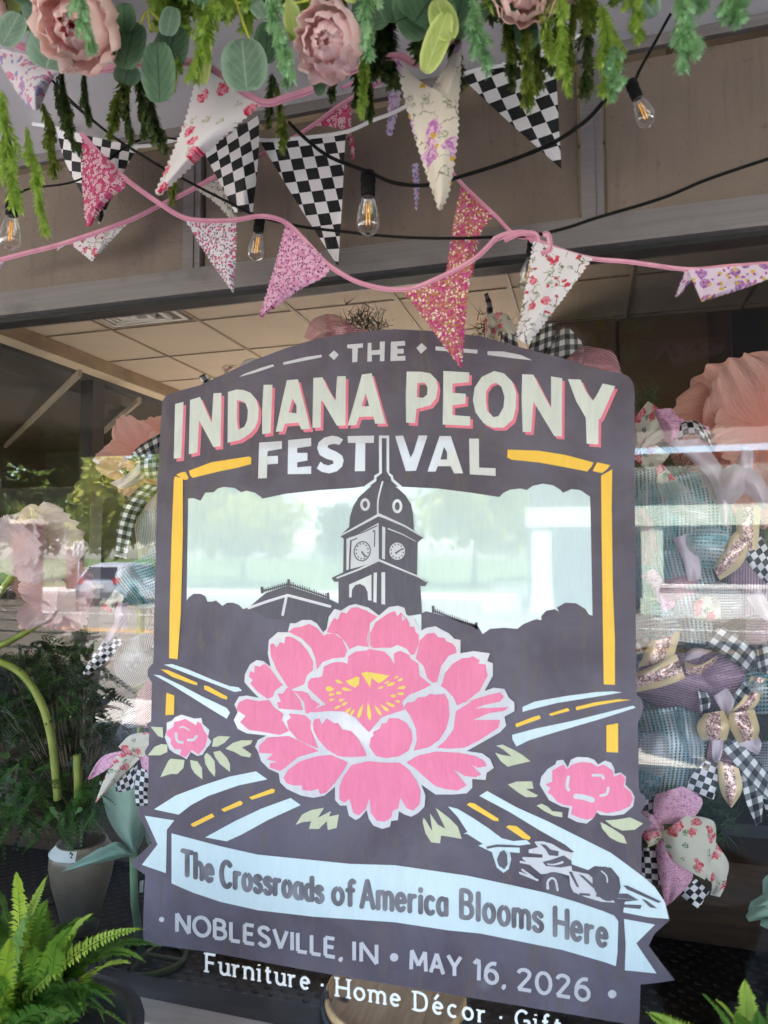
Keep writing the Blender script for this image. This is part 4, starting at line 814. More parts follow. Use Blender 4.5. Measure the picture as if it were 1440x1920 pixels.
# ================================================================ bunting
F_ = dict(
 daisy=floral('daisy_print_cotton', (.62, .10, .22), [(88, .42, .95, (.80, .62, .70), None or (.72, .42, .54), (.55, .30, .12)), (140, .3, .5, (.36, .04, .12))], warp=.003),
 ditsygrey=floral('grey_ditsy_print_cotton', (.72, .66, .72), [(190, .36, .6, (.22, .16, .24)), (150, .34, .4, (.50, .08, .22)), (90, .28, .25, (.55, .12, .2))]),
 ditsypink=floral('pink_ditsy_print_cotton', (.66, .27, .46), [(120, .44, .95, (.78, .50, .66), (.72, .40, .58)), (190, .33, .5, (.18, .05, .14))]),
 mustard=floral('red_mustard_print_cotton', (.52, .055, .20), [(170, .40, .6, (.62, .38, .05), (.45, .10, .2)), (150, .36, .5, (.62, .12, .34)), (160, .32, .5, (.82, .72, .60)), (260, .34, .45, (.32, .26, .03))], warp=.008),
 rose=floral('rose_print_cotton', (.76, .71, .76), [(46, .26, .5, (.16, .18, .07), (.76, .71, .76)), (30, .25, .5, (.60, .035, .08), (.72, .30, .36)), (60, .2, .4, (.55, .06, .10))], sprig=(42, (.20, .16, .10), .035), warp=.012),
 rosebig=floral('red_rose_print_cotton', (.80, .75, .78), [(40, .22, .3, (.42, .40, .22), (.8, .75, .78)), (23, .25, .85, (.66, .02, .08), (.84, .34, .44))], warp=.014),
 purple=floral('purple_flower_print_cotton', (.76, .68, .60), [(36, .30, .5, (.30, .31, .20), (.76, .68, .60)), (21, .30, .55, (.50, .16, .46), (.76, .55, .70)), (46, .2, .22, (.66, .38, .04))], sprig=(28, (.26, .24, .18), .02), warp=.016),
 violet=floral('violet_print_cotton', (.72, .58, .72), [(46, .34, .6, (.22, .08, .30), (.50, .26, .50)), (80, .26, .4, (.66, .45, .10)), (120, .28, .5, (.42, .12, .36))]),
 lav=floral('lavender_print_cotton', (.60, .52, .70), [(90, .42, .7, (.50, .12, .30), (.66, .5, .66)), (120, .36, .5, (.24, .24, .50))]),
 ditsywhite=floral('white_ditsy_print_cotton', (.76, .71, .77), [(62, .36, .55, (.58, .10, .26), (.72, .42, .55)), (75, .33, .5, (.36, .32, .58)), (95, .30, .4, (.66, .26, .42))], warp=.012),
 sprig=floral('black_sprig_print_cotton', (.58, .54, .50), [(70, .33, .5, (.05, .045, .05), (.58, .54, .5))], sprig=(60, (.04, .04, .04), .05), warp=.01),
 check=checkmat('chequered_plastic', .0262))
t = NT('pink_bias_tape'); s = t.n('SeparateXYZ'); t.t.links.new(t.uv(), s.inputs[0]); k = t.math('LESS_THAN', t.math('ABSOLUTE', t.math('SUBTRACT', s.outputs[0], .10)), .05)
n = t.noise(22, t.obj(), 4); c = t.mix(t.ramp(n.outputs[0], .35, .65), (.66, .28, .41), (.78, .40, .52)); c = t.mix(k, c, (.55, .22, .34)); m_pinktape = t.done(t.trl(t.bsdf(c, .9, 0, .12, t.bump(t.noise(240, t.obj(), 2).outputs[0], .4, .002)), c, .2))
m_whitetape = pbr('white_tape', (.72, .70, .74), .7, var=.05)
def tape(mb, pts, y, w=9, m=0, tw=0, dys=None):
    q = cr([(a[0], a[1]) for a in pts], 6); n = len(q); rows = []
    for i, p in enumerate(q):
        d = (q[min(i+1, n-1)]-q[max(i-1, 0)]).normalized(); nn = Vector((-d.y, d.x))*w*.5
        yy = y if dys is None else y+lerpline([(k/(len(dys)-1), v_) for k, v_ in enumerate(dys)], i/(n-1))
        k = tw*math.sin(i*.35)
        a, c = P(p.x+nn.x, p.y+nn.y, yy+k*.01), P(p.x-nn.x, p.y-nn.y, yy-k*.01); o = Vector((0, .0007, 0))
        rows.append([a, a.lerp(c, .5)-o*1.5, c, c+o, a.lerp(c, .5)+o*.6, a+o])
    mb.grid(rows, m, None, False, True)
def flag(name, parent, mat, A, B, y, label, **kw):
    b = MB(); kw = {**dict(nu=16, nv=44, uvmode='plane', pink=3.2, bulge=.010, wave=.004, rip=.0011), **kw}
    if kw['uvmode'] == 'strip2': kw['uvmode'] = 'strip'
    patch(b, A, B, y, **kw); o = obj(name, b, mat, parent); o['label'] = label; return o
# --- pink bunting, front swag
yA = -.20
bA = thing('bunting', 'pink tape bunting with five floral pennants swagging across the top of the sign', 'bunting', P(720, 540, yA), 'strings of fabric bunting')
b = MB(); tape(b, [(152, 250), (190, 292), (235, 335), (300, 382), (345, 408), (392, 414), (443, 412), (490, 405), (535, 417), (575, 455), (617, 498), (680, 532), (757, 543), (820, 522), (885, 488), (912, 465), (930, 445)], yA, 9); tape(b, [(926, 450), (950, 440), (985, 437), (1000, 452)], yA+.004, 12)
tape(b, [(945, 450), (975, 438), (1005, 440), (1010, 470), (1030, 468), (1028, 440), (1018, 440)], yA-.004, 10); tape(b, [(1000, 448), (1055, 470), (1112, 485), (1180, 491), (1290, 505), (1360, 500), (1446, 494)], yA+.002, 8.5)
obj('tape', b, m_pinktape, bA)
flag('pennant', bA, F_['daisy'], L('154,258 154,330 158,400 163,426'), L('158,258 236,336 200,380 171,424'), yA+.004, 'bright pink daisy print pennant')
flag('pennant', bA, F_['ditsygrey'], L('346,411 385,475 436,548'), L('443,415 442,480 438,550'), yA+.004, 'pale grey pennant with tiny red flowers')
flag('pennant', bA, F_['ditsypink'], L('536,419 515,500 485,594'), L('540,421 618,501 560,545 488,597'), yA+.004, 'pink pennant with small white blossoms')
flag('pennant', bA, F_['mustard'], L('757,546 805,612 862,688'), L('884,491 874,590 866,690'), yA+.004, 'magenta and mustard pennant hanging in front of the sign')
flag('pennant', bA, F_['rose'], L('1000,452 985,540 968,634'), L('1112,484 1052,565 990,648'), yA-.002, 'white rose sprig pennant with forked tip', wave=.006)
flag('pennant', bA, F_['violet'], L('1285,506 1268,552 1268,556'), L('1318,504 1290,535 1270,558'), yA+.006, 'violet print pennant tail folded back', nv=14)
flag('pennant', bA, F_['violet'], L('1290,506 1300,530 1316,566'), L('1450,494 1440,523 1318,566'), yA-.004, 'violet print pennant blown sideways', nv=24)
# --- upper strand of the same tape, rising behind the cream pennant
yU = -.13
bU = thing('bunting', 'dim pink bunting rising behind the cream purple flower pennant to the knot', 'bunting', P(880, 380, yU), 'strings of fabric bunting')
b = MB(); tape(b, [(640, 165), (700, 140), (745, 128), (790, 250), (858, 335), (895, 372), (930, 405), (965, 440), (1000, 448)], yU, 7); tape(b, [(560, 252), (600, 225), (640, 195), (720, 150), (760, 130)], yU+.03, 7); obj('tape', b, m_pinktape, bU)
flag('pennant', bU, F_['mustard'], L('866,342 850,420 834,528'), L('926,404 900,440 886,520'), yU+.004, 'red and mustard pennant hanging behind the pink tape')
flag('pennant', bU, F_['daisy'], L('562,250 600,236 655,246'), L('655,190 658,215 658,247'), yU+.034, 'dusky pink pennant folded above the chequered flag', nv=16)
flag('pennant', bU, F_['daisy'], L('648,246 654,270 660,300'), L('658,246 664,270 664,298'), yU+.034, 'narrow pink pennant tip', nv=14, nu=3)
flag('pennant', bU, F_['lav'], L('735,125 728,190 724,252'), L('750,125 750,190 734,256'), yU+.03, 'thin lavender pennant seen edge-on', nv=24, nu=4)
flag('pennant', bU, F_['lav'], L('772,308 776,350 779,394'), L('784,305 786,350 783,394'), yU+.02, 'narrow purple pennant seen edge-on', nv=20, nu=4)
# --- lower left strand
yB = -.09
bB = thing('bunting', 'lower left pink bunting with red rose pennant crossing the brown panel', 'bunting', P(200, 430, yB), 'strings of fabric bunting')
b = MB(); tape(b, [(-20, 492), (50, 474), (110, 459), (180, 436), (245, 412), (300, 385), (360, 355), (420, 322), (500, 285), (570, 248)], yB, 9); obj('tape', b, m_pinktape, bB)
flag('pennant', bB, F_['rose'], L('130,456 150,472 172,490'), L('246,413 214,445 174,491'), yB+.004, 'small white pennant with red roses', nv=22)
flag('pennant', bB, F_['rose'], L('108,462 108,466 107,470'), L('132,456 122,460 110,470'), yB+.004, 'curled corner of rose pennant', nv=8, nu=4)
flag('pennant', bB, F_['sprig'], L('366,354 405,382 432,412'), L('408,336 440,372 446,414'), yB+.004, 'grey pennant with black sprigs', nv=24)
flag('pennant', bB, F_['violet'], L('-20,494 -10,500 -8,505'), L('8,490 4,498 2,506'), yB+.004, 'sliver of violet pennant', nv=8, nu=4)
# --- chequered bunting
yC = -.12
bC = thing('bunting', 'black and white chequered flag bunting strung under the header', 'bunting', P(570, 250, yC), 'strings of fabric bunting')
b = MB(); tape(b, [(60, 232), (105, 240), (180, 262), (262, 274), (330, 262), (420, 240), (485, 262), (570, 258), (648, 247), (700, 225), (750, 205), (865, 140), (960, 118), (1045, 85), (1100, 60)], yC, 7); obj('tape', b, m_whitetape, bC)
kw = dict(pink=0, nv=20, trans=0); kw.pop('trans')
flag('pennant', bC, F_['check'], L('106,242 125,310 186,420'), L('260,275 225,335 188,420'), yC+.003, 'chequered pennant behind the pink daisy pennant', bulge=.03, uvmode='strip2', **kw)
flag('pennant', bC, F_['check'], L('382,285 405,330 440,398'), L('486,215 484,300 474,397'), yC-.02, 'curled chequered pennant behind the rose pennant', bulge=.022, wave=.010, uvmode='strip2', **kw)
flag('pennant', bC, F_['check'], L('489,268 560,385 632,497'), L('648,247 642,370 634,499'), yC+.003, 'large chequered pennant at the centre', bulge=.004, uvmode='strip2', **kw)
flag('pennant', bC, F_['check'], L('866,146 950,225 1051,315'), L('1040,80 1046,200 1053,318'), yC+.003, 'large chequered pennant at the right', bulge=.004, uvmode='strip2', **kw)
# --- near bunting under the garland
yN = -.44
bN = thing('bunting', 'nearest pink bunting with big cotton pennants hanging just under the garland', 'bunting', P(500, 190, yN), 'strings of fabric bunting')
b = MB(); tape(b, [(-20, 60), (60, 95), (140, 118), (190, 130), (250, 120), (370, 118), (430, 155), (492, 192), (540, 182), (600, 162), (650, 136), (740, 105), (790, 118), (862, 55), (890, 20)], yN, 15); obj('tape', b, m_pinktape, bN)
flag('pennant', bN, F_['ditsywhite'], L('-20,85 30,170 60,206'), L('148,128 105,140 74,206'), yN+.01, 'white pennant with tiny pink and violet flowers', bulge=.016, wave=.01)
flag('pennant', bN, F_['rosebig'], L('372,122 345,230 290,362'), L('492,194 400,275 300,368'), yN+.004, 'large white pennant with red roses', bulge=.02, wave=.006, pink=4)
flag('pennant', bN, F_['purple'], L('740,108 775,250 822,394'), L('800,165 858,200 846,345 826,396'), yN+.004, 'cream pennant with purple flowers', bulge=.013, wave=.008, pink=4)
flag('pennant', bN, F_['purple'], L('838,120 808,168 800,180'), L('866,60 864,150 858,205'), yN+.012, 'folded corner of cream pennant', bulge=.01, nv=20, pink=3)

# ================================================================ string lights
m_cord = pbr('black_cord', (.006, .0055, .0055), .6, spec=.15); m_bulb = glassmat('bulb_glass', .07, .8, (.985, .98, .97), .02, power=2.0)
t = NT('amber_filament'); e = t.n('BsdfPrincipled'); e.inputs['Base Color'].default_value = (.85, .36, .03, 1); e.inputs['Emission Color'].default_value = (1, .42, .04, 1); e.inputs['Emission Strength'].default_value = .04; m_fil = t.done(e.outputs[0])
def bulb(par, u, v, y, du, dv, ln, k=1.0):
    """socket at photo point (u,v), hanging along (du,dv)"""
    p = P(u, v, y); q = P(u+du, v+dv, y); ax = (q-p).normalized(); s = k*(q-p).length
    so_ = MB(); so_.lathe([(.001, -.08*s), (.13*s, -.06*s), (.14*s, .1*s), (.12*s, .16*s), (.135*s, .2*s), (.125*s, .36*s), (.10*s, .38*s)], p, ax, 0, 14, True); so_.tube([p-ax*.1*s, p-ax*.02*s+Vector((0, .004, 0))], .05*s, 0, 8)
    so_ = obj('socket', so_, m_cord, par)
    g = MB(); g.lathe([(.095*s, .36*s), (.12*s, .44*s), (.17*s, .58*s), (.205*s, .75*s), (.215*s, .88*s), (.19*s, .98*s), (.12*s, 1.05*s), (.05*s, 1.065*s), (.03*s, 1.10*s), (.002, 1.11*s)], p, ax, 0, 20); g = obj('bulb', g, m_bulb, par)
    side = ax.cross(Vector((0, 1, 0))).normalized()
    f = MB(); f.tube([p+ax*.38*s, p+ax*.5*s], .035*s, 1, 6)
    for o_ in (-.025, .025): f.tube([p+ax*.5*s+side*o_*s, p+ax*.9*s+side*o_*s*1.2], .011*s, 0, 6)
    obj('filament', f, [m_fil, m_bulb], g)
def lights(label, paths, bulbs):
    t0 = thing('string_lights', label, 'string lights', P(*paths[0][1][len(paths[0][1])//2], paths[0][0]), 'festoon light strings'); b = MB()
    for y, pts, w_ in paths: b.tube([P(q[0], q[1], y+.006*math.sin(i*.5)) for i, q in enumerate(cr(pts, 6))], w_*mpp(y)*.5, 0, 6)
    obj('cord', b, m_cord, t0)
    for a in bulbs: bulb(t0, *a)
lights('black festoon cord with two clear filament bulbs hanging from the upper swag', [(-.24, [(70, 120), (140, 195), (215, 258), (262, 288), (300, 312)], 6), (-.24, [(540, 228), (575, 262), (620, 295), (690, 322), (740, 343), (800, 347), (860, 332), (960, 300), (1040, 266), (1100, 225), (1140, 180)], 7.5), (-.24, [(1258, 25), (1225, 85), (1200, 130), (1190, 155)], 5.5)],
       [(690, 330, -.24, 0, 102, 0), (1184, 158, -.24, 31, 72, 0)])
lights('lower black festoon cord running across the brown panels to the ribbon knot', [(-.16, [(35, 362), (62, 352), (130, 343), (180, 320), (240, 272), (290, 258), (340, 262)], 5), (-.16, [(95, 160), (160, 215), (215, 258), (280, 300), (352, 340), (430, 380), (480, 404), (560, 424), (640, 434), (740, 444), (840, 447), (940, 444), (1000, 441), (1060, 428), (1120, 408), (1240, 372), (1330, 335), (1446, 296)], 6), (-.16, [(20, 330), (26, 362), (30, 380)], 7)],
       [(487, 408, -.16, -8, 74, 0), (24, 372, -.16, -6, 88, 0), (1001, 452, -.16, -12, 84, 0)])
b = MB(); b.tube([P(x, y, -.16) for x, y in cr([(992, 448), (997, 436), (1006, 438), (1008, 448), (998, 455)], 5)], .003, 0, 6); 
tag(obj('cable_tie', b, m_cord), 'black tie knotting the pink tape to the cord', 'tie')

# ================================================================ garland of silk peonies, eucalyptus and cedar
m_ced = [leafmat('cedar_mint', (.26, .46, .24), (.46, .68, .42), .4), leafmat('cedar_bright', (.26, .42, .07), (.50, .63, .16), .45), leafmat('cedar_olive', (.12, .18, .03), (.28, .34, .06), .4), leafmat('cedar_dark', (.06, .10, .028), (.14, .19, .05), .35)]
garl = thing('floral_garland', 'garland of pink silk peonies, eucalyptus and drooping cedar along the canopy edge', 'garland', P(720, -40, -.5))
def sprig_mesh(seed, mat):
    R = random.Random(seed); b = MB(); ph = R.random()*6; n = 46
    def ax(t): return Vector((.05*math.sin(ph+t*3), .05*math.cos(ph+t*2.3), -t))
    b.tube([ax(i/8) for i in range(9)], [.012-.009*i/8 for i in range(9)], 0, 5)
    subs = [(Vector((0, 0, 0)), None, 1.0)]
    def needles(f, n, l0, lo=0.0):
        for i in range(n):
            t = lo+(1-lo)*i/n; p = f(t); d = (f(min(t+.03, 1.03))-f(t-.03)).normalized(); prof = l0*(.55+.45*math.sin(PI*min(1, t*.85+.12)))
            u_ = d.orthogonal().normalized(); w_ = d.cross(u_)
            for k in range(4):
                a = k*2*PI/4+i*1.3+R.uniform(-.4, .4); o = u_*math.cos(a)+w_*math.sin(a); dr = (o*.85+d*R.uniform(.55, .95)).normalized()
                ln = prof*R.uniform(.75, 1.15); s_ = d.cross(o)*.02; q = p+dr*ln; m_ = p+dr*ln*.45; i0 = len(b.v)
                b.vert(p); b.vert(m_+s_); b.vert(q); b.vert(m_-s_); b.face((i0, i0+1, i0+2, i0+3))
    needles(ax, n, .17)
    for j in range(10):
        t0_ = .03+j*.085; a = R.uniform(0, 6.28); base = ax(t0_); o = Vector((math.cos(a), math.sin(a), 0)); l = R.uniform(.22, .40)*(1-t0_*.5)
        needles(lambda s, base=base, o=o, l=l: base+o*l*.55*s+Vector((0, 0, -l*s)), 13, .12)
    me = obj('sprig_proto', b, mat); m_ = me.data; bpy.data.objects.remove(me); return m_
SPR = [[sprig_mesh(11*k+j, m_ced[k]) for j in range(3)] for k in range(4)]
def sprig(p, q, wpx, kind, y=None):
    d = q-p; ln = d.length; o = bpy.data.objects.new('cedar_sprig', SPR[kind][rnd.randrange(3)]); COL.objects.link(o); o.parent = garl
    o.location = p-ORG[garl.name]; o.rotation_mode = 'QUATERNION'; o.rotation_quaternion = Vector((0, 0, -1)).rotation_difference(d.normalized()) @ Quaternion((0, 0, 1), rnd.uniform(0, 6.28)); w_ = wpx; o.scale = (w_, w_, ln)
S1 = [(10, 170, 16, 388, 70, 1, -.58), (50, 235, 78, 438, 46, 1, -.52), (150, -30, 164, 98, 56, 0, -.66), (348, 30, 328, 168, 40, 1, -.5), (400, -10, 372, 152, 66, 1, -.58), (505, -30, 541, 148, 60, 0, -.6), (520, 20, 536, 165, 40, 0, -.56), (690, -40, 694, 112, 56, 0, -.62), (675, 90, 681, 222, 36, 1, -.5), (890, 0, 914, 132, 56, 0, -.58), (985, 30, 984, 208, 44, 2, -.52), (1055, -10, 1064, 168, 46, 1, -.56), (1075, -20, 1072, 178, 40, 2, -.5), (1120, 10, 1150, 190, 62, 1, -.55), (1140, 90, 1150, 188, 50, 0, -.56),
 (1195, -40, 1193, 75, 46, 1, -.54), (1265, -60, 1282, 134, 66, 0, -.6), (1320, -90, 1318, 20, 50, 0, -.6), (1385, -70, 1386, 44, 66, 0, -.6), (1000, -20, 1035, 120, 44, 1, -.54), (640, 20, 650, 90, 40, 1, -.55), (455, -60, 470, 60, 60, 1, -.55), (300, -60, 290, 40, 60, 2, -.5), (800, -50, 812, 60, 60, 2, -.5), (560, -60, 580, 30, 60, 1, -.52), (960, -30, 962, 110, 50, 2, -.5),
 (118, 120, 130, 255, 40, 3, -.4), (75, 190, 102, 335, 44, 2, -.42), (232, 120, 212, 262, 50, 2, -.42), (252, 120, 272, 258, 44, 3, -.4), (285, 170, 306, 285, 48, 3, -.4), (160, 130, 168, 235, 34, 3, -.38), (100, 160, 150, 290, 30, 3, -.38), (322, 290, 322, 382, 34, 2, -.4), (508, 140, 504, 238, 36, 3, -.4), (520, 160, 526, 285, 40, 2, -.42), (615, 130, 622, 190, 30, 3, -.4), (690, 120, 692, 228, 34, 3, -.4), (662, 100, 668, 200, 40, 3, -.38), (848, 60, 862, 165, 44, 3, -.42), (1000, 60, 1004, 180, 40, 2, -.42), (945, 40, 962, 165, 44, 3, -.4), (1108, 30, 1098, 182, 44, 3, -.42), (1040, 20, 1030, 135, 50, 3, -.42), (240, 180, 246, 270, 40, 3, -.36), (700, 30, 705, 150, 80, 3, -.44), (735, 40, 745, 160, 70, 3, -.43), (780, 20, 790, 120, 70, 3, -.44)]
for (a, c, e, f, w_, k, y) in S1: sprig(P(a, c, y), P(e, f, y), w_*mpp(y)*2.5, k)
R = random.Random(5)
for i in range(52):
    x = R.uniform(-60, 1240); y = R.uniform(-.56, -.4); k = R.choice([0, 1, 1, 2, 3, 3]); v0 = R.uniform(-190, -60); x2 = x+R.uniform(-70, 70)
    sprig(P(x, v0, y), P(x2, R.uniform(-10, 62) if x < 1080 else R.uniform(-60, 10), y+R.uniform(-.02, .02)), R.uniform(50, 90)*mpp(y)*2.6, k)
b = MB(); b.tube([P(u, v, -.48) for u, v in ((-80, -60), (200, -40), (500, -55), (800, -50), (1100, -75), (1330, -110))], .018, 0, 8); 
for u in (100, 560, 1020): p = P(u, -52, -.48); b.tube([p, (p.x, p.y, SOF+.02)], .004, 0, 6)
obj('vine_stem', b, m_bark, garl)
def veined(name, a, b_, vein):
    t = NT(name); s = t.n('SeparateXYZ'); t.t.links.new(t.uv(), s.inputs[0]); d = t.math('ABSOLUTE', t.math('SUBTRACT', s.outputs[0], .5))
    n = t.noise(26, t.obj(), 4); c = t.mix(t.ramp(n.outputs[0], .3, .7), a, b_); c = t.mix(t.math('MULTIPLY', t.ramp(d, .3, .5), .6), c, tuple(min(1, q*1.7+.03) for q in b_))
    r = t.math('ABSOLUTE', t.math('SUBTRACT', t.math('FRACT', t.math('MULTIPLY', t.math('ADD', s.outputs[1], t.math('MULTIPLY', d, .7)), 7.0)), .5))
    k = t.math('MAXIMUM', t.math('LESS_THAN', d, .022), t.math('MULTIPLY', t.math('LESS_THAN', r, .09), .45)); c = t.mix(k, c, vein)
    return t.done(t.trl(t.bsdf(c, .7, 0, .25, t.bump(r, .15, .003)), c, .3))
m_euc = [veined('eucalyptus_blue', (.13, .22, .16), (.22, .32, .25), (.30, .40, .32)), veined('eucalyptus_deep', (.06, .13, .07), (.11, .19, .11), (.04, .08, .05)), veined('lime_leaf', (.34, .46, .10), (.52, .60, .22), (.6, .66, .3))]
def leafpatch(mb, u, v, rx, ry, ang, y, tilt=.3, cup=.01, m=0, point=0.0):
    n = 9; rows = []; c_, s_ = math.cos(ang), math.sin(ang)
    for i in range(n+1):
        t = i/n; a = PI*t; hw = rx*(math.sin(a)**(.6+point)); yy = -ry*math.cos(a)
        row = []
        for j in range(5):
            s = (j-2)/2; dx, dy_ = hw*s, yy; p = P(u+dx*c_-dy_*s_, v+dx*s_+dy_*c_, y+tilt*(dy_/FPX)*.9+cup*s*s-.3*cup*math.sin(a)); row.append(p)
        rows.append(row)
    mb.grid(rows, m)
for grp, mi in (([(20, 55, 28, 34, .5, -.56), (100, 85, 52, 46, .3, -.58), (80, 15, 40, 40, -.3, -.56), (318, 40, 20, 28, .2, -.57), (458, 122, 44, 50, -.1, -.6), (1295, -30, 40, 30, .2, -.54)], 0),
                ([(243, 85, 30, 46, .25, -.56), (297, 135, 32, 58, -.05, -.55), (238, 140, 26, 20, .3, -.5), (318, 95, 34, 50, .3, -.52), (770, 30, 50, 30, 1.2, -.54), (800, 10, 60, 40, .6, -.55), (500, 80, 26, 40, .1, -.5), (985, 55, 40, 24, 1.4, -.52), (600, 140, 40, 14, 1.6, -.5), (115, 105, 26, 14, .9, -.52), (700, 15, 40, 40, .4, -.5), (860, 25, 30, 50, .2, -.5)], 1),
                ([(818, 80, 24, 62, .35, -.56), (385, 110, 12, 50, .05, -.52), (610, 35, 40, 16, -.2, -.52)], 2)):
    for a in grp:
        b = MB(); leafpatch(b, *a[:5], a[5]+rnd.uniform(-.02, .02), tilt=rnd.uniform(-.9, .9), cup=rnd.uniform(-.004, .004), point=.25 if mi == 2 else .05); obj('eucalyptus_leaf' if mi < 2 else 'lime_leaf', b, m_euc[mi], garl)
R = random.Random(31)
for i in range(44):
    mi = R.choice([0, 0, 1, 1, 1, 2]) if i % 7 else 2; b = MB(); x = R.uniform(-60, 1240)
    leafpatch(b, x, R.uniform(-60, 48 if x < 900 else 5), R.uniform(14, 30), R.uniform(26, 48), R.uniform(-1, 1), R.uniform(-.58, -.48), R.uniform(-.9, .9), R.uniform(-.005, .005), 0, .05 if mi < 2 else .3); obj('eucalyptus_leaf' if mi < 2 else 'lime_leaf', b, m_euc[mi], garl)
m_twig = pbr('yellow_green_twig', (.38, .40, .06), .6)
for pts in ([(262, 45), (275, 25), (283, 60), (278, 20), (300, 40)], [(470, 75), (455, 40), (440, -10)], [(590, 40), (600, 10), (640, 25)], [(440, 5), (520, 12), (600, -5)]):
    b = MB(); b.tube([P(x, y, -.56) for x, y in cr(pts, 5)], .0022, 0, 6); obj('twig', b, m_twig, garl)
m_peo = petalmat('peony_petal', (.95, .58, .56), (.97, .78, .75), .5, vs=30); m_peo2 = petalmat('blush_petal', (.95, .60, .62), (.97, .78, .79), .5, vs=30); m_core = petalmat('red_core_petal', (.55, .02, .04), (.70, .14, .2), .25, vs=40)
def peony(u, v, r_px, y, face, mat, core, seed, openness=1.0):
    R = random.Random(seed); c = P(u, v, y); r = r_px*mpp(y); q = Vector((0, 0, 1)).rotation_difference(Vector(face).normalized()); b = MB(); bc = MB()
    lay = [(5, .34, .30), (6, .56, .5), (6, .78, .78), (7, .98, 1.12*openness)]
    for li, (n, rr, th) in enumerate(lay):
        for k in range(n):
            az = 2*PI*k/n+li*.5+R.uniform(-.15, .15); hw = PI/n*R.uniform(1.3, 1.9); R0 = R.uniform(-.07, .07); f1, f2 = R.uniform(2, 4), R.random()*6; rows = []
            for i in range(9):
                t = i/8; row = []
                for j in range(9):
                    s = (j-4)/4; pol = PI*.98-t*(PI*.98-th)
                    wd = hw*(math.sin(min(1, t*1.25+.12)*PI*.55))*s; rad = r*rr*(1+.10*math.sin(f1*s*3+f2)*t+.05*math.sin(s*11+f2*2)*t*t+.14*t*t*(li > 1)-.06*abs(s)*t+R0)
                    edge = .08*r*math.sin(s*7+f2)*max(0, t-.7)*2+(-.10*r*abs(s)**2*t)
                    d = Vector((math.sin(pol)*math.cos(az+wd), math.sin(pol)*math.sin(az+wd), math.cos(pol)))
                    row.append(c+q @ (d*rad+Vector((0, 0, edge+.25*r))))
                rows.append(row)
            b.grid(rows, 0)
    fl = obj('peony_flower', b, mat, garl)
    for k in range(26):
        az = R.uniform(0, 6.28); rr = r*R.uniform(.05, .42); rows = []
        for i in range(4):
            t = i/3; rows.append([c+q @ Vector(((rr+.1*r*t)*math.cos(az+(s-.5)*.5), (rr+.1*r*t)*math.sin(az+(s-.5)*.5), r*(.1+.42*t)+R.uniform(-.03, .03)*r)) for s in (0, .5, 1)])
        bc.grid(rows, 0)
    obj('flower_centre', bc, core, fl)
peony(150, 42, 92, -.60, (.15, -.72, -.68), m_peo, m_core, 3); peony(622, 82, 68, -.57, (.0, -.85, -.5), m_peo2, m_peo2, 4, .9); peony(985, -22, 58, -.56, (.1, -.7, -.7), m_peo, m_peo, 5); peony(-45, 0, 70, -.56, (.3, -.8, -.6), m_peo2, m_peo, 6); peony(1065, -42, 46, -.54, (0, -.8, -.6), m_peo2, m_peo2, 8)

# ================================================================ ferns outside the window
m_fern = [leafmat('fern_bright', (.07, .17, .018), (.17, .31, .04), .4), leafmat('fern_mid', (.035, .10, .012), (.09, .19, .03), .35), leafmat('fern_tip', (.22, .34, .03), (.42, .52, .07), .4)]
m_urn = pbr('urn_black', (.03, .03, .03), .5)
def frond(par, p0, p1, arch, mat, seed, wid=.035):
    R = random.Random(seed); b = MB(); mid = (p0+p1)*.5+Vector((0, 0, arch)); n = 44
    def f(t): return p0*(1-t)**2+mid*2*t*(1-t)+p1*t*t
    b.tube([f(i/12) for i in range(13)], [.0026-.002*i/12 for i in range(13)], 0, 5); side0 = (p1-p0).cross(Vector((0, 0, 1))); side0 = side0.normalized() if side0.length > 1e-4 else Vector((1, 0, 0))
    tw = R.uniform(-.9, .9)
    for i in range(3, n):
        t = i/n; p = f(t); d = (f(min(1, t+.02))-f(t-.02)).normalized(); s0 = (side0-d*side0.dot(d)).normalized(); up = s0.cross(d); s0 = s0*math.cos(tw)+up*math.sin(tw); up = s0.cross(d)
        l = wid*(math.sin(PI*min(1, .12+t*.9))**.7)*(1-.25*t)
        for sg in (-1, 1):
            dr = (s0*sg+d*.38+up*R.uniform(-.1, .35)).normalized(); e = d*.0040*(1-.4*t); tip = p+dr*l*R.uniform(.85, 1.1)-Vector((0, 0, l*.12)); i0 = len(b.v); k = p+dr*l*.55
            b.vert(p-e*.7); b.vert(k-e+up*.002); b.vert(tip); b.vert(k+e+up*.002); b.vert(p+e*.7); b.face((i0, i0+1, i0+2, i0+3, i0+4))
    return obj('frond', b, mat, par)
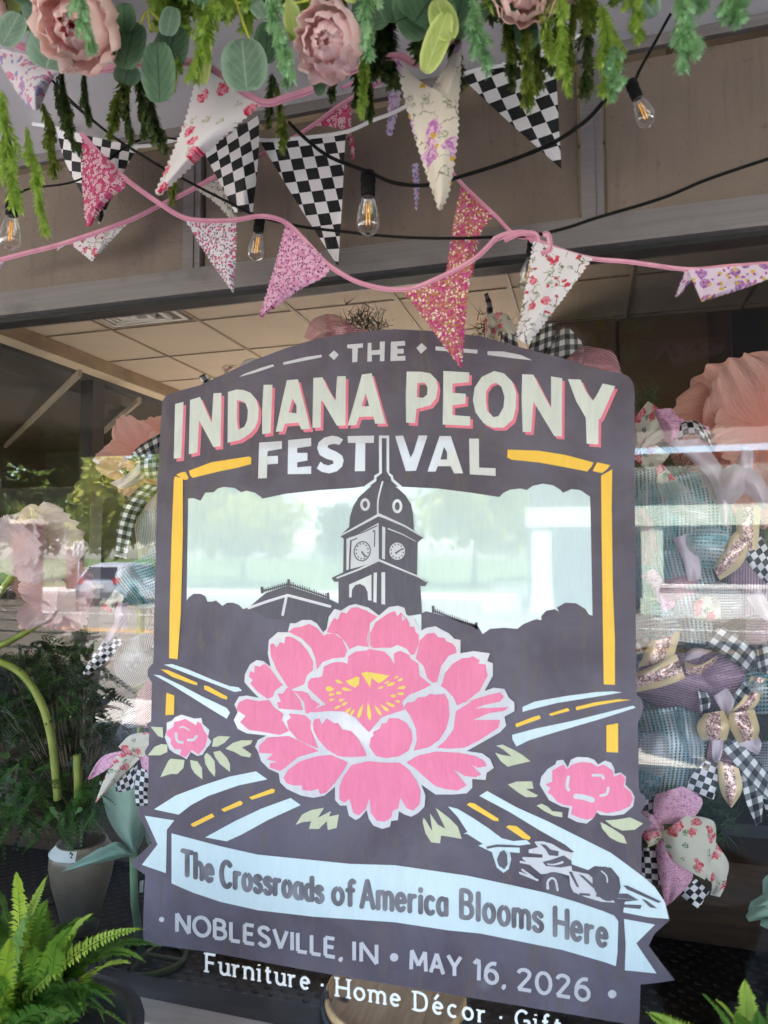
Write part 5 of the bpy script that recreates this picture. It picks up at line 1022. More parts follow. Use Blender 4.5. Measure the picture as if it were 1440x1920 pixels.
def fern(label, base, tips, extra, seed, rx, rl=.42):
    R = random.Random(seed); t0 = thing('potted_fern', label, 'fern', (base.x, base.y, 0), 'potted ferns')
    zb = base.z; b = MB(); b.lathe([(.02, .001), (.16, .002), (.17, .03), (.07, .09), (.06, zb-.32), (.10, zb-.27), (.17, zb-.06), (.19, zb-.04), (.19, zb-.02), (.165, zb-.02), (.16, zb-.05), (.01, zb-.05)], (base.x, base.y, 0), (0, 0, 1), 0, 28); obj('urn', b, m_urn, t0)
    for i, (u, v, y, mi) in enumerate(tips):
        q = P(u, v, y); frond(t0, base+Vector((R.uniform(-.05, .05), R.uniform(-.05, .05), -.03)), q, .03+.25*(q-base).length*R.uniform(.5, 1), m_fern[mi], seed+i, R.uniform(.021, .031))
    for i in range(extra):
        a = R.uniform(0, 6.28); l = R.uniform(.45, 1)*rl; z = R.uniform(-.3, .62)*rl; q = base+Vector((math.cos(a)*l*rx, math.sin(a)*l*.7, z)); frond(t0, base+Vector((R.uniform(-.06, .06), R.uniform(-.05, .05), -.03)), q, .12, m_fern[R.choice([0, 1, 1, 0])], seed+100+i, R.uniform(.02, .03))
fern('bright green fern in a planter at the lower left corner, in front of the sill', P(45, 1925, -.40), [(30, 1634, -.42, 2), (90, 1640, -.36, 2), (90, 1687, -.38, 0), (175, 1713, -.36, 2), (200, 1752, -.3, 0), (272, 1742, -.38, 2), (245, 1806, -.44, 2), (217, 1866, -.4, 1), (127, 1912, -.5, 1), (55, 1703, -.4, 0), (133, 1740, -.42, 0), (150, 1735, -.36, 0), (107, 1768, -.46, 0), (167, 1884, -.42, 0), (7, 1706, -.36, 0), (-20, 1640, -.38, 1), (60, 1780, -.5, 0), (20, 1760, -.5, 2), (190, 1800, -.36, 1), (230, 1770, -.32, 1)], 35, 44, .9, .27)
fern('small bright fern peeking in at the lower right corner', P(1450, 2120, -.40), [(1396, 1836, -.4, 2), (1317, 1864, -.36, 0), (1342, 1874, -.42, 2), (1210, 1897, -.36, 2), (1290, 1930, -.4, 0), (1440, 1880, -.38, 0), (1380, 1900, -.46, 0), (1420, 1895, -.46, 1)], 5, 90, .8, .1)
# ================================================================ ribbon wreaths behind the sign
def pinkscroll():
    t = NT('pink_scroll_ribbon'); v = t.n('TexNoise', i_Scale=42.0, i_Detail=1.0, i_Distortion=2.5); t.t.links.new(t.uv(), v.inputs['Vector'])
    k = t.math('LESS_THAN', t.math('ABSOLUTE', t.math('SUBTRACT', t.math('FRACT', t.math('MULTIPLY', v.outputs[0], 6.0)), .5)), .13)
    c = t.mix(k, (.80, .46, .64), (.48, .16, .36)); return t.done(t.trl(t.bsdf(c, .5, 0, .35), c, .25))
RB = dict(ging=gingham('gingham_ribbon', .0125), check=checkmat('chequered_ribbon', .013, (.015, .015, .018), (.72, .70, .76), 0, .15),
 rose=floral('rose_ribbon', (.70, .66, .58), [(44, .26, .5, (.10, .20, .08), (.66, .62, .55)), (30, .30, .6, (.62, .04, .07), (.74, .34, .38))], .25, .012), pink=pinkscroll(),
 pale=pbr('pale_lilac_ribbon', (.66, .54, .64), .5, var=.08, vs=20, trans=.3), glit=glitter('gold_rose_glitter_ribbon'),
 irid=decomesh('iridescent_mesh', [(.62, .62, .66), (.02, .38, .38), (.60, .62, .64), (.02, .40, .32), (.60, .34, .46), (.66, .66, .70), (.05, .34, .42)], .0086, .52, .12),
 plum=decomesh('plum_mesh', [(.45, .28, .40), (.62, .46, .58), (.30, .18, .28)], .0058, .6, .32, .3), silver=decomesh('silver_mesh', [(.5, .46, .5), (.7, .66, .7), (.4, .42, .46)], .0058, .55, .2, .4), pinkm=decomesh('pink_mesh', [(.66, .30, .38), (.74, .48, .52), (.5, .24, .3)], .005, .5, .22, .2))
m_pineneedle = leafmat('pine_needle', (.02, .05, .02), (.05, .09, .03), .2)
def wreath(label, loc, items, needles, seed, name='ribbon_wreath', cat='wreath'):
    t0 = thing(name, label, cat, loc); R = random.Random(seed)
    for it in items:
        nm, mt, A, B, y, bl = it[:6]; kw = it[6] if len(it) > 6 else {}
        b = MB(); um = 'unit' if mt == 'glit' else 'strip'
        patch(b, L(A), L(B), y, bl, uvmode=um, nu=12, nv=26, seed=len(A)+int(A[0:2].replace(',', '0').replace('-', '0') or 0), wave=kw.get('wave', .006), rip=kw.get('rip', .004 if mt in ('irid', 'plum', 'silver', 'pinkm') else .0012), dy=kw.get('dy', (0, 0)), dyb=kw.get('dyb', 0)); obj(nm, b, RB[mt], t0)
    b = MB()
    for (u, v, y, n, l) in needles:
        for i in range(n):
            p = P(u+R.gauss(0, 14), v+R.gauss(0, 14), y+R.uniform(-.02, .03)); d = Vector((R.gauss(0, 1), R.gauss(0, .7), R.gauss(0, 1))).normalized(); q = p+d*l*R.uniform(.6, 1.2); s_ = d.orthogonal().normalized()*.0014; i0 = len(b.v)
            b.vert(p-s_); b.vert(p+s_); b.vert(q); b.face((i0, i0+1, i0+2))
    obj('pine_needles', b, m_pineneedle, t0); return t0
W = .33
wr = wreath('big wreath of teal mesh, gingham and rose ribbons right of the sign', P(1300, 1250, W), [
 ('mesh_loop', 'irid', '1178,890 1172,1000 1195,1120', '1245,872 1260,980 1290,1120', W, .06),
 ('mesh_loop', 'irid', '1205,905 1190,960 1195,1040', '1330,880 1372,940 1365,1050', W-.02, .07, dict(dyb=.03)),
 ('mesh_loop', 'irid', '1190,1035 1200,1100 1250,1200', '1320,1030 1345,1110 1330,1210', W-.03, .07),
 ('mesh_loop', 'silver', '1180,1040 1186,1120 1190,1200', '1210,1040 1215,1120 1215,1190', W+.03, .02),
 ('mesh_loop', 'plum', '1190,1300 1270,1345 1330,1338', '1195,1240 1290,1225 1396,1262', W-.02, .06, dict(dyb=-.03)),
 ('mesh_loop', 'plum', '1290,1225 1345,1222 1396,1240', '1320,1332 1360,1320 1400,1280', W-.03, .05),
 ('mesh_loop', 'irid', '1192,1335 1188,1420 1205,1500', '1295,1322 1325,1400 1280,1500', W-.03, .08),
 ('mesh_loop', 'irid', '1255,1330 1260,1390 1275,1440', '1310,1335 1322,1400 1312,1440', W-.05, .05),
 ('mesh_loop', 'plum', '1370,1030 1360,1110 1380,1160', '1440,1060 1450,1110 1430,1150', W-.01, .04),
 ('mesh_loop', 'pinkm', '1182,960 1200,1010 1196,1060', '1215,950 1240,1000 1232,1062', W-.05, .04), ('mesh_loop', 'silver', '1240,940 1285,925 1330,945', '1250,985 1290,990 1325,985', W-.06, .05), ('mesh_loop', 'irid', '1285,1000 1330,985 1368,1000', '1270,1050 1310,1070 1350,1062', W-.065, .05, dict(dyb=.04)),
 ('mesh_loop', 'pinkm', '1230,1085 1270,1070 1310,1080', '1220,1130 1265,1150 1305,1130', W-.06, .05), ('mesh_loop', 'silver', '1310,1100 1350,1090 1390,1110', '1305,1160 1350,1170 1392,1150', W-.05, .05), ('mesh_loop', 'irid', '1195,1140 1230,1120 1270,1135', '1190,1190 1235,1200 1275,1180', W-.055, .05),
 ('mesh_loop', 'plum', '1400,1160 1430,1150 1460,1160', '1395,1215 1430,1225 1465,1215', W-.03, .05), ('mesh_loop', 'irid', '1395,1260 1430,1240 1470,1250', '1385,1330 1430,1340 1470,1330', W-.02, .06), ('mesh_loop', 'silver', '1200,1385 1235,1370 1262,1385', '1195,1440 1232,1455 1265,1440', W-.085, .05), ('mesh_loop', 'pinkm', '1330,1390 1370,1400 1400,1395', '1320,1440 1365,1455 1400,1440', W-.01, .05), ('mesh_loop', 'silver', '1400,1400 1440,1390 1480,1400', '1395,1480 1440,1490 1480,1480', W, .05),
 ('ribbon_tail', 'pale', '1262,1010 1280,1050 1290,1090', '1290,1000 1312,1050 1315,1085', W-.09, .012), ('ribbon_loop', 'rose', '1300,1130 1325,1118 1350,1125', '1302,1160 1328,1165 1352,1158', W-.09, .02), ('ribbon_tail', 'pink', '1200,1080 1225,1110 1245,1150', '1225,1065 1250,1095 1268,1135', W-.085, .012), ('ribbon_loop', 'pale', '1270,1240 1300,1215 1335,1220', '1275,1262 1305,1250 1338,1250', W-.03, .02), ('ribbon_tail', 'pale', '1400,1120 1420,1150 1445,1170', '1425,1105 1445,1135 1465,1150', W-.06, .012),
 ('ribbon_loop', 'rose', '1185,790 1195,820 1190,848', '1215,752 1240,770 1262,790 ', W-.02, .03), ('ribbon_loop', 'rose', '1186,868 1200,850 1250,820', '1190,850 1220,810 1260,790', W-.03, .02),
 ('ribbon_loop', 'rose', '1190,862 1215,880 1240,872', '1188,850 1220,832 1256,852', W-.035, .02), ('ribbon_tail', 'rose', '1228,880 1234,910 1244,938', '1240,868 1270,900 1300,922', W-.05, .01),
 ('ribbon_loop', 'pink', '1225,768 1240,800 1252,832', '1258,765 1275,790 1270,822', W-.045, .03), ('ribbon_tail', 'pink', '1250,770 1290,790 1330,800', '1255,800 1290,812 1320,820', W-.02, .01),
 ('ribbon_loop', 'check', '1262,800 1300,788 1332,810', '1268,828 1300,815 1335,842', W-.02, .04), ('ribbon_tail', 'pale', '1252,828 1330,900 1352,985', '1312,822 1360,890 1368,990', W-.04, .03),
 ('ribbon_loop', 'pale', '1348,885 1375,870 1402,880', '1350,938 1375,945 1402,915', W-.06, .04), ('ribbon_loop', 'pale', '1400,870 1430,895 1445,935', '1380,925 1405,930 1432,960', W-.05, .04), ('ribbon_tail', 'pale', '1375,880 1388,850 1395,835', '1400,895 1412,870 1415,845', W-.05, .01),
 ('ribbon_loop', 'glit', '1335,1062 1362,1015 1392,985', '1350,1088 1388,1062 1408,1022', W-.06, .03), ('ribbon_loop', 'glit', '1382,955 1380,990 1383,1035', '1425,948 1424,990 1420,1030', W-.055, .03),
 ('ribbon_tail', 'check', '1388,1032 1420,1080 1438,1098', '1428,1005 1450,1050 1460,1070', W-.03, .02), ('ribbon_tail', 'ging', '1322,1205 1375,1240 1402,1262', '1350,1172 1395,1198 1425,1228', W-.06, .02), ('ribbon_loop', 'ging', '1412,1215 1430,1195 1450,1190', '1420,1260 1440,1265 1460,1262', W-.05, .03),
 ('ribbon_tail', 'ging', '1185,1205 1200,1225 1215,1240', '1210,1190 1225,1210 1235,1222', W-.03, .01), ('ribbon_tail', 'glit', '1196,1252 1220,1200 1240,1160', '1262,1235 1275,1190 1282,1150', W-.05, .01), ('ribbon_tail', 'glit', '1190,1262 1230,1245 1268,1226', '1192,1298 1240,1288 1286,1272', W-.07, .015), ('ribbon_tail', 'glit', '1284,1240 1310,1246 1344,1230', '1288,1276 1320,1262 1346,1234', W-.065, .008),
 ('ribbon_tail', 'ging', '1308,1290 1312,1320 1316,1345', '1322,1295 1332,1312 1330,1335', W-.06, .01), ('ribbon_tail', 'ging', '1362,1322 1390,1285 1412,1272', '1385,1338 1405,1310 1425,1285', W-.05, .015), ('ribbon_loop', 'pale', '1338,1305 1352,1332 1358,1350', '1362,1290 1376,1310 1374,1332', W-.065, .01),
 ('ribbon_loop', 'glit', '1320,1338 1306,1362 1316,1388', '1358,1332 1368,1360 1362,1388', W-.08, .03), ('ribbon_loop', 'glit', '1366,1338 1368,1362 1384,1394', '1414,1330 1424,1365 1420,1385', W-.08, .03), ('ribbon_tail', 'glit', '1360,1340 1392,1310 1408,1268', '1392,1345 1420,1320 1440,1272', W-.06, .012),
 ('ribbon_tail', 'pale', '1334,1388 1336,1420 1340,1430', '1358,1385 1352,1420 1344,1432', W-.07, .008), ('ribbon_tail', 'pale', '1380,1395 1400,1405 1420,1415', '1422,1380 1428,1395 1425,1410', W-.06, .01), ('ribbon_tail', 'ging', '1352,1400 1400,1460 1440,1500', '1380,1385 1425,1430 1452,1460', W-.065, .015), ('ribbon_tail', 'ging', '1388,1450 1398,1500 1418,1548', '1416,1440 1430,1490 1428,1540', W-.05, .01), ('ribbon_tail', 'check', '1412,1440 1425,1490 1440,1530', '1448,1450 1456,1500 1460,1530', W-.045, .01),
 ('ribbon_tail', 'check', '1322,1425 1300,1450 1284,1478', '1345,1435 1345,1470 1338,1500', W-.07, .012), ('ribbon_loop', 'glit', '1345,1425 1350,1480 1368,1512', '1385,1440 1392,1480 1372,1515', W-.075, .02), ('ribbon_tail', 'check', '1195,1470 1205,1500 1212,1540', '1245,1450 1225,1500 1222,1545', W-.02, .01),
 ('ribbon_loop', 'pink', '1228,1490 1225,1520 1236,1545', '1280,1474 1318,1502 1292,1545', W-.09, .014), ('ribbon_loop', 'pink', '1200,1518 1205,1540 1212,1560', '1240,1535 1245,1548 1245,1560', W-.08, .02), ('ribbon_loop', 'rose', '1200,1562 1215,1585 1206,1592', '1240,1556 1248,1566 1240,1580', W-.09, .01), ('ribbon_loop', 'rose', '1242,1560 1258,1610 1322,1650', '1290,1528 1338,1540 1342,1582', W-.1, .016), ('ribbon_loop', 'rose', '1280,1590 1310,1630 1330,1652', '1335,1570 1366,1618 1358,1658', W-.085, .012),
 ('ribbon_tail', 'pink', '1230,1565 1234,1630 1248,1700', '1258,1590 1300,1640 1262,1690', W-.085, .015), ('ribbon_tail', 'rose', '1330,1640 1335,1660 1332,1678', '1362,1620 1362,1655 1350,1682', W-.08, .01), ('ribbon_tail', 'check', '1203,1590 1203,1630 1206,1655', '1232,1590 1240,1630 1238,1660', W-.06, .01), ('ribbon_tail', 'check', '1272,1675 1290,1690 1310,1704', '1305,1648 1320,1662 1330,1672', W-.07, .01)],
 [(1225+int(60*math.sin(i*2.1)), 860+i*34, W+.09+.02*(i % 3), 90, .09) for i in range(23)]+[(1360+int(50*math.sin(i*1.7)), 1000+i*36, W+.09, 90, .09) for i in range(15)]+[(1215, 745, W+.05, 60, .05), (1330, 1400, W+.04, 160, .06), (1300, 1500, W+.05, 220, .06), (1345, 1540, W+.05, 160, .07), (1270, 1200, W+.06, 160, .06), (1380, 1200, W+.05, 160, .06), (1240, 1000, W+.07, 160, .06), (1400, 1130, W+.06, 160, .06)], 3)
wl = wreath('wreath of pale mesh, gingham and pink ribbons left of the sign', P(235, 1150, W), [
 ('ribbon_loop', 'ging', '238,862 262,835 302,812', '250,865 275,862 305,850', W-.03, .04), ('ribbon_loop', 'ging', '258,862 250,880 262,896', '306,848 312,872 305,898', W-.04, .05), ('ribbon_tail', 'ging', '220,880 228,888 232,895', '236,876 242,882 246,886', W-.05, .006), ('ribbon_tail', 'ging', '272,905 230,950 214,1042', '305,912 258,970 238,1048', W-.05, .02), ('ribbon_tail', 'pale', '205,906 240,888 262,866', '226,917 255,908 276,888', W-.06, .012),
 ('mesh_loop', 'silver', '268,920 252,980 258,1030', '320,900 320,960 320,1010', W-.01, .05), ('mesh_loop', 'irid', '215,1075 225,1120 262,1142', '255,1048 310,1090 310,1138', W-.03, .06), ('mesh_loop', 'irid', '240,1060 270,1040 305,1010', '270,1130 290,1138 312,1140', W-.04, .05),
 ('ribbon_loop', 'rose', '190,1140 205,1120 216,1105', '212,1152 228,1132 232,1118', W-.05, .012), ('ribbon_loop', 'pale', '212,1132 215,1160 212,1178', '240,1130 242,1155 238,1178', W-.045, .012), ('ribbon_tail', 'check', '155,1262 180,1220 212,1192', '162,1268 200,1240 232,1202', W-.06, .012), ('ribbon_tail', 'pale', '176,1230 200,1190 228,1150', '184,1238 214,1205 240,1165', W-.055, .006),
 ('mesh_loop', 'silver', '218,1208 215,1260 250,1290', '295,1175 315,1210 312,1260', W-.02, .06), ('ribbon_tail', 'ging', '232,1250 260,1222 298,1205', '242,1262 270,1238 302,1222', W-.05, .008), ('mesh_loop', 'pinkm', '252,1340 258,1300 285,1268', '258,1362 285,1365 312,1350', W-.04, .05), ('mesh_loop', 'silver', '224,1356 240,1330 262,1318', '240,1366 258,1362 275,1352', W-.03, .03),
 ('ribbon_tail', 'rose', '222,1400 245,1378 282,1372', '252,1428 268,1420 290,1400', W-.06, .015), ('ribbon_tail', 'rose', '178,1505 200,1450 225,1410', '182,1503 235,1450 262,1422', W-.07, .012), ('ribbon_tail', 'pink', '164,1460 190,1420 228,1408', '168,1462 205,1440 236,1415', W-.055, .008), ('ribbon_loop', 'pink', '262,1420 270,1450 285,1460', '290,1380 300,1410 300,1445', W-.06, .015), ('ribbon_tail', 'check', '215,1466 235,1450 258,1432', '218,1486 245,1480 262,1452', W-.05, .012), ('ribbon_tail', 'check', '252,1436 252,1480 256,1512', '292,1450 285,1490 284,1512', W-.055, .012)],
 [(280, 985, W+.05, 200, .06), (285, 1120, W+.05, 120, .06), (260, 1290, W+.05, 40, .05)], 4)
wt_ = wreath('gingham and rose bow topping the sign at its upper right edge', P(1000, 640, .30), [
 ('ribbon_tail', 'ging', '908,552 912,575 912,590', '914,548 924,572 924,592', .30, .004), ('ribbon_loop', 'rose', '908,600 912,590 935,585', '910,634 925,630 934,640', .29, .02), ('ribbon_loop', 'rose', '930,586 952,590 970,622', '920,610 935,615 948,638', .285, .03), ('ribbon_loop', 'ging', '940,618 955,620 968,625', '938,640 955,660 975,668', .28, .03), ('ribbon_loop', 'ging', '1000,628 1020,610 1042,606', '985,670 1010,672 1040,660', .285, .04), ('ribbon_loop', 'ging', '1035,640 1060,612 1090,640', '1020,680 1060,690 1094,660', .28, .04), ('ribbon_tail', 'ging', '1045,652 1080,640 1096,650', '1040,690 1080,690 1092,680', .275, .02), ('mesh_loop', 'pinkm', '1052,672 1085,650 1120,652', '1080,705 1120,715 1166,702', .27, .05), ('mesh_loop', 'pinkm', '1110,652 1150,660 1166,702', '1090,690 1120,700 1150,712', .275, .03)],
 [(925, 618, .32, 120, .04), (905, 625, .32, 50, .04)], 5, 'ribbon_bow', 'bow')
wt2 = wreath('pink mesh loop with pine sprigs topping the sign at its upper left edge', P(620, 625, .30), [
 ('mesh_loop', 'pinkm', '570,632 585,600 612,588', '592,648 620,640 650,630', .29, .05), ('mesh_loop', 'pinkm', '610,588 630,590 655,605', '612,645 640,640 668,620', .285, .04), ('mesh_loop', 'pinkm', '640,600 665,612 690,618', '640,634 665,632 692,624', .29, .015)], [(670, 608, .32, 160, .045), (700, 612, .31, 110, .045)], 6, 'ribbon_bow', 'bow')
wt3 = wreath('small gingham tip and tan mesh peeking over the sign shoulder', P(430, 690, .30), [('ribbon_tail', 'ging', '373,706 378,716 385,724', '384,700 392,708 398,716', .29, .004), ('mesh_loop', 'glit', '415,690 424,684 446,684', '425,702 432,696 442,692', .29, .012), ('mesh_loop', 'silver', '446,690 460,674 482,672', '450,698 468,686 486,678', .285, .02)], [], 7, 'ribbon_bow', 'bow')

# ================================================================ giant paper flowers
m_cor = petalmat('coral_crepe_paper', (.92, .42, .36), (.95, .60, .54), .4, crinkle=.5, vs=5); m_pal = petalmat('pale_pink_crepe_paper', (.86, .66, .71), (.94, .80, .85), .45, crinkle=.5, vs=5); m_dusk = petalmat('dusty_pink_crepe_paper', (.78, .50, .52), (.86, .64, .68), .45, crinkle=.5, vs=5)
m_stem = leafmat('stem_wrap', (.16, .20, .03), (.27, .30, .06), 0, .5, 12)
def paper(label, centre, y, rpx, n1, n2, stem, mat, seed, phase=0.0, squash=1.0, tip=.45):
    R = random.Random(seed); c = P(*centre, y); rad = rpx*mpp(y); t0 = thing('paper_flower', label, 'paper flower', P(stem[-1][0], stem[-1][1], y), 'giant paper flowers')
    for lay, (n, k, yo, cup) in enumerate(((n1, 1.0, .04, .25), (n2, .72, -.03, .75))):
        for i in range(n):
            th = phase+2*PI*(i+.5*lay)/n+R.uniform(-.2, .2); d = Vector((math.cos(th), 0, math.sin(th)*squash)); pr = Vector((-math.sin(th), 0, math.cos(th))); r = rad*k*R.uniform(.85, 1.12); f1, f2 = R.uniform(0, 6.28), R.uniform(5, 8); rows = []; uv = []
            cu = cup*R.uniform(.7, 1.3); tw = R.uniform(-.25, .25)
            for a in range(21):
                t_ = a/20; row = []; u_ = []; w_ = r*.62*math.sin(PI*min(1, .10+t_*.72))**.75
                for j in range(41):
                    s_ = (j-20)/20; ro = r*t_*(1-.20*s_*s_*t_+.035*math.sin(f2*2*s_+f1)*t_)
                    yy = yo-cu*r*t_**1.6+tip*r*max(0, t_-.7)**1.3*1.6+.16*r*s_*s_*t_+tw*r*s_*t_+.035*r*math.sin(f2*s_*1.6+f1)*t_**2+.012*r*math.sin(f2*s_*4+f1*2)*t_**3
                    row.append(c+d*ro+pr*(s_*w_)+Vector((0, yy, 0))); u_.append((j/40, t_))
                rows.append(row); uv.append(u_)
            b = MB(); b.grid(rows, 0, uv); obj('petal', b, mat, t0)
    b = MB(); b.lathe([(.001, .04), (.04, .03), (.06, 0), (.04, -.04), (.001, -.05)], c+Vector((0, .02, 0)), (0, 1, 0), 0, 14); obj('flower_centre', b, mat, t0)
    b = MB(); b.tube([P(u, v, y+.08) for u, v in cr(stem, 5)], .012, 0, 8); obj('stem', b, m_stem, t0)
paper('huge coral paper peony right of the sign above the wreath', (1430, 810), .47, 150, 7, 5, [(1430, 850), (1450, 1100), (1460, 1400)], m_cor, 3, .3)
paper('coral paper flower tucked behind the sign at its upper left', (285, 862), .44, 112, 7, 5, [(270, 900), (265, 1100), (264, 1420)], m_cor, 5, .1)
paper('giant pale pink paper flower at the left edge of the window', (50, 1020), .42, 118, 6, 5, [(40, 1060), (-30, 1160), (-60, 1300)], m_pal, 8, .6, .75)
paper('dusty pink paper flower hanging below the pale one at the left', (105, 1120), .55, 88, 6, 4, [(100, 1150), (40, 1190), (-60, 1240)], m_dusk, 11, .2)

# ================================================================ potted evergreens and stands inside the window
m_crock = None
t = NT('stoneware_glaze'); n = t.noise(5, t.obj(), 5); n2 = t.noise(60, t.obj(), 2); s = t.n('SeparateXYZ'); t.t.links.new(t.obj(), s.inputs[0])
c = t.mix(t.ramp(n.outputs[0], .3, .7), (.19, .14, .085), (.31, .245, .165)); c = t.mix(t.math('MULTIPLY', t.ramp(n2.outputs[0], .62, .72), .6), c, (.10, .08, .06)); m_crock = t.done(t.bsdf(c, .35, 0, .5))
m_evd = leafmat('evergreen_dark', (.008, .02, .006), (.024, .05, .012), .2); m_evg = leafmat('evergreen_green', (.02, .07, .01), (.06, .15, .025), .3)
pb = PZ(150, 1745, .3); kk = (pb.y+CAM_D)/FPX*1.0
pot = thing('stoneware_crock', 'tan stoneware crock holding dark evergreen branches, left of the sign', 'crock', pb)
b = MB(); S_ = .66; h = .46*S_; b.lathe([(r_*S_, z_*S_) for r_, z_ in ((.001, 0), (.085, 0), (.095, .02), (.092, .05), (.115, .14), (.148, .26), (.162, .34), (.160, .39), (.145, .43), (.122, .45), (.128, .46), (.114, .46), (.108, .44), (.001, .40))], pb, (0, 0, 1), 0, 36); obj('vessel', b, m_crock, pot)
b = MB(); 
rows = []
for i in range(9): a = math.radians(-150+i*11); rows.append([pb+Vector((.124*S_*math.cos(a), .124*S_*math.sin(a), .456*S_)), pb+Vector((.163*S_*math.cos(a), .163*S_*math.sin(a), .415*S_))])
b.grid(rows, 0); obj('paper_band', b, m_white, pot)
def evergreen(label, base, sprays, mats, seed, par_name='evergreen_arrangement', stemr=.006, W=P):
    R = random.Random(seed); t0 = thing(par_name, label, 'evergreen', base); bs_ = MB(); fb = [MB(), MB()]
    for (u, v, y, n, sz, mi, dv) in sprays:
        q = W(u, v, y); bs_.tube([base, base.lerp(q, .5)+Vector((R.uniform(-.03, .03), 0, .04)), q], [stemr, stemr*.7, .002], 0, 5)
        for k in range(n):
            d = Vector((R.gauss(0, 1), R.gauss(0, .6), R.gauss(0, .6)+dv)).normalized(); l = sz*R.uniform(.5, 1.1); p0 = q+Vector((R.gauss(0, 1), R.gauss(0, 1), R.gauss(0, 1)))*sz*.3; side = d.orthogonal().normalized(); side = Quaternion(d, R.uniform(0, 6.28)) @ side
            mb = fb[mi if R.random() < .8 else 1-mi]
            for j in range(9):
                t_ = j/9; p = p0+d*l*t_-Vector((0, 0, .25*l*t_*t_))
                for sg in (-1, 1):
                    e = (side*sg+d*.9).normalized(); ln = l*.22*(1.1-t_); w_ = (.0022+.0012*R.random())*(3.2 if W is V else 1); o = d*w_; i0 = len(mb.v); mb.vert(p-o); mb.vert(p+e*ln*.5-o*1.3); mb.vert(p+e*ln); mb.vert(p+e*ln*.5+o*1.3); mb.vert(p+o); mb.face((i0, i0+1, i0+2, i0+3, i0+4))
    obj('stem', bs_, m_bark, t0)
    for mb, m in zip(fb, mats):
        if mb.f: obj('foliage', mb, m, t0)
    return t0
R = random.Random(11); sp = []; yv = 2.3; sb = V(70, 1560, yv)
for i in range(240):
    u = R.uniform(-70, 178); v = R.uniform(1140 if u < 60 else (1185 if u < 150 else 1235), 1480); 
    if u > 60 and R.random() < .3: continue
    sp.append((u, v, yv+R.uniform(-.25, .25), 7, .24, 0, -.15))
for i in range(16): sp.append((R.uniform(-70, 45), R.uniform(1120, 1210), yv+R.uniform(-.2, .2), 6, .16, 0, -.1))
for (u, v) in ((150, 1215), (168, 1300), (182, 1340), (190, 1372), (178, 1395), (172, 1280), (180, 1420)): sp.append((u, v, yv-.1, 6, .14, 0, -.1))
ev = evergreen('dark feathery evergreen shrub mirrored at the lower left of the glass', Vector((sb.x, sb.y, .45)), sp, [m_evd, m_evg], 5, 'evergreen_shrub', .012, V)
b = MB(); b.lathe([(.001, .0), (.2, .0), (.26, .42), (.28, .45), (.25, .45), (.24, .42), (.001, .42)], (sb.x, sb.y, 0), (0, 0, 1), 0, 24); obj('planter', b, m_urn, ev)
sp = []
for i in range(64):
    u, v = R.uniform(-30, 178), R.uniform(1215, 1445)
    if u > 128 and v < 1240: continue
    sp.append((u, v, pb.y+R.uniform(-.1, .22), 8, .13, 0, -.2))
for (u, v) in ((150, 1218), (168, 1230), (182, 1300), (192, 1325), (200, 1368), (186, 1392), (176, 1282), (196, 1345), (160, 1262), (200, 1440)): sp.append((u, v, pb.y-.1, 8, .12, 0, -.1))
evergreen('tall dark feathery evergreen branches standing in the stoneware crock', pb+Vector((0, 0, .28)), sp, [m_evd, m_evg], 15, 'evergreen_branches')
sp = [(R.uniform(0, 195), R.uniform(1450, 1520), pb.y+R.uniform(-.22, .05), 9, .10, 1, -.6) for i in range(34)]+[(150, 1500, pb.y-.2, 14, .1, 1, -1.2), (165, 1520, pb.y-.2, 14, .09, 1, -1.4), (40, 1520, pb.y-.15, 12, .1, 1, -.8), (70, 1560, pb.y-.16, 6, .08, 1, -.8), (120, 1530, pb.y-.2, 12, .09, 1, -1.2)]
evergreen('bushy green cedar spilling over the rim of the stoneware crock', pb+Vector((0, -.02, .28)), sp, [m_evd, m_evg], 6)
t0 = thing('giant_flower', 'thick bent yellow green flower stems rising out of the evergreen at left', 'giant flower', pb+Vector((0, -.14, .3)))
for q in ([(-60, 1225), (0, 1240), (45, 1268), (78, 1320), (95, 1380), (103, 1440), (108, 1500)], [(144, 1415), (145, 1440), (146, 1460), (146, 1510)]):
    b = MB(); b.tube([P(u, v, pb.y-.16) for u, v in cr(q, 5)], .0125, 0, 10); obj('stem', b, m_stem, t0)
# green metal flower stand with cloth leaves
m_gst = pbr('green_enamel', (.13, .19, .045), .45, var=.1); m_cl = leafmat('pale_cloth_leaf', (.22, .36, .29), (.38, .52, .44), .4, .8, 4)
rc = (PZ(190, 1800, .3)+PZ(350, 1800, .3))*.5; stn = thing('flower_stand', 'green metal flower stand with round hoop base and pale cloth leaves', 'stand', (rc.x, rc.y, .3))
b = MB(); rr = .135
b.tube([(rc.x+rr*math.cos(2*PI*i/40), rc.y+rr*.8*math.sin(2*PI*i/40), .312) for i in range(41)], .011, 0, 8, False); b.tube([(rc.x-rr, rc.y, .318), (rc.x+rr, rc.y, .318)], .007, 0, 6); b.tube([(rc.x+.02, rc.y-.1, .318), (rc.x, rc.y, .318), (rc.x+.02, rc.y+.1, .318)], .007, 0, 6); obj('hoop_base', b, m_gst, stn)
b = MB(); b.tube([Vector((rc.x-.01, rc.y, .32)), P(252, 1690, rc.y), P(250, 1600, rc.y), P(245, 1500, rc.y), P(246, 1420, rc.y)], .013, 0, 10); obj('stem', b, leafmat('cloth_stem', (.13, .22, .11), (.2, .3, .16), 0, .7), stn)
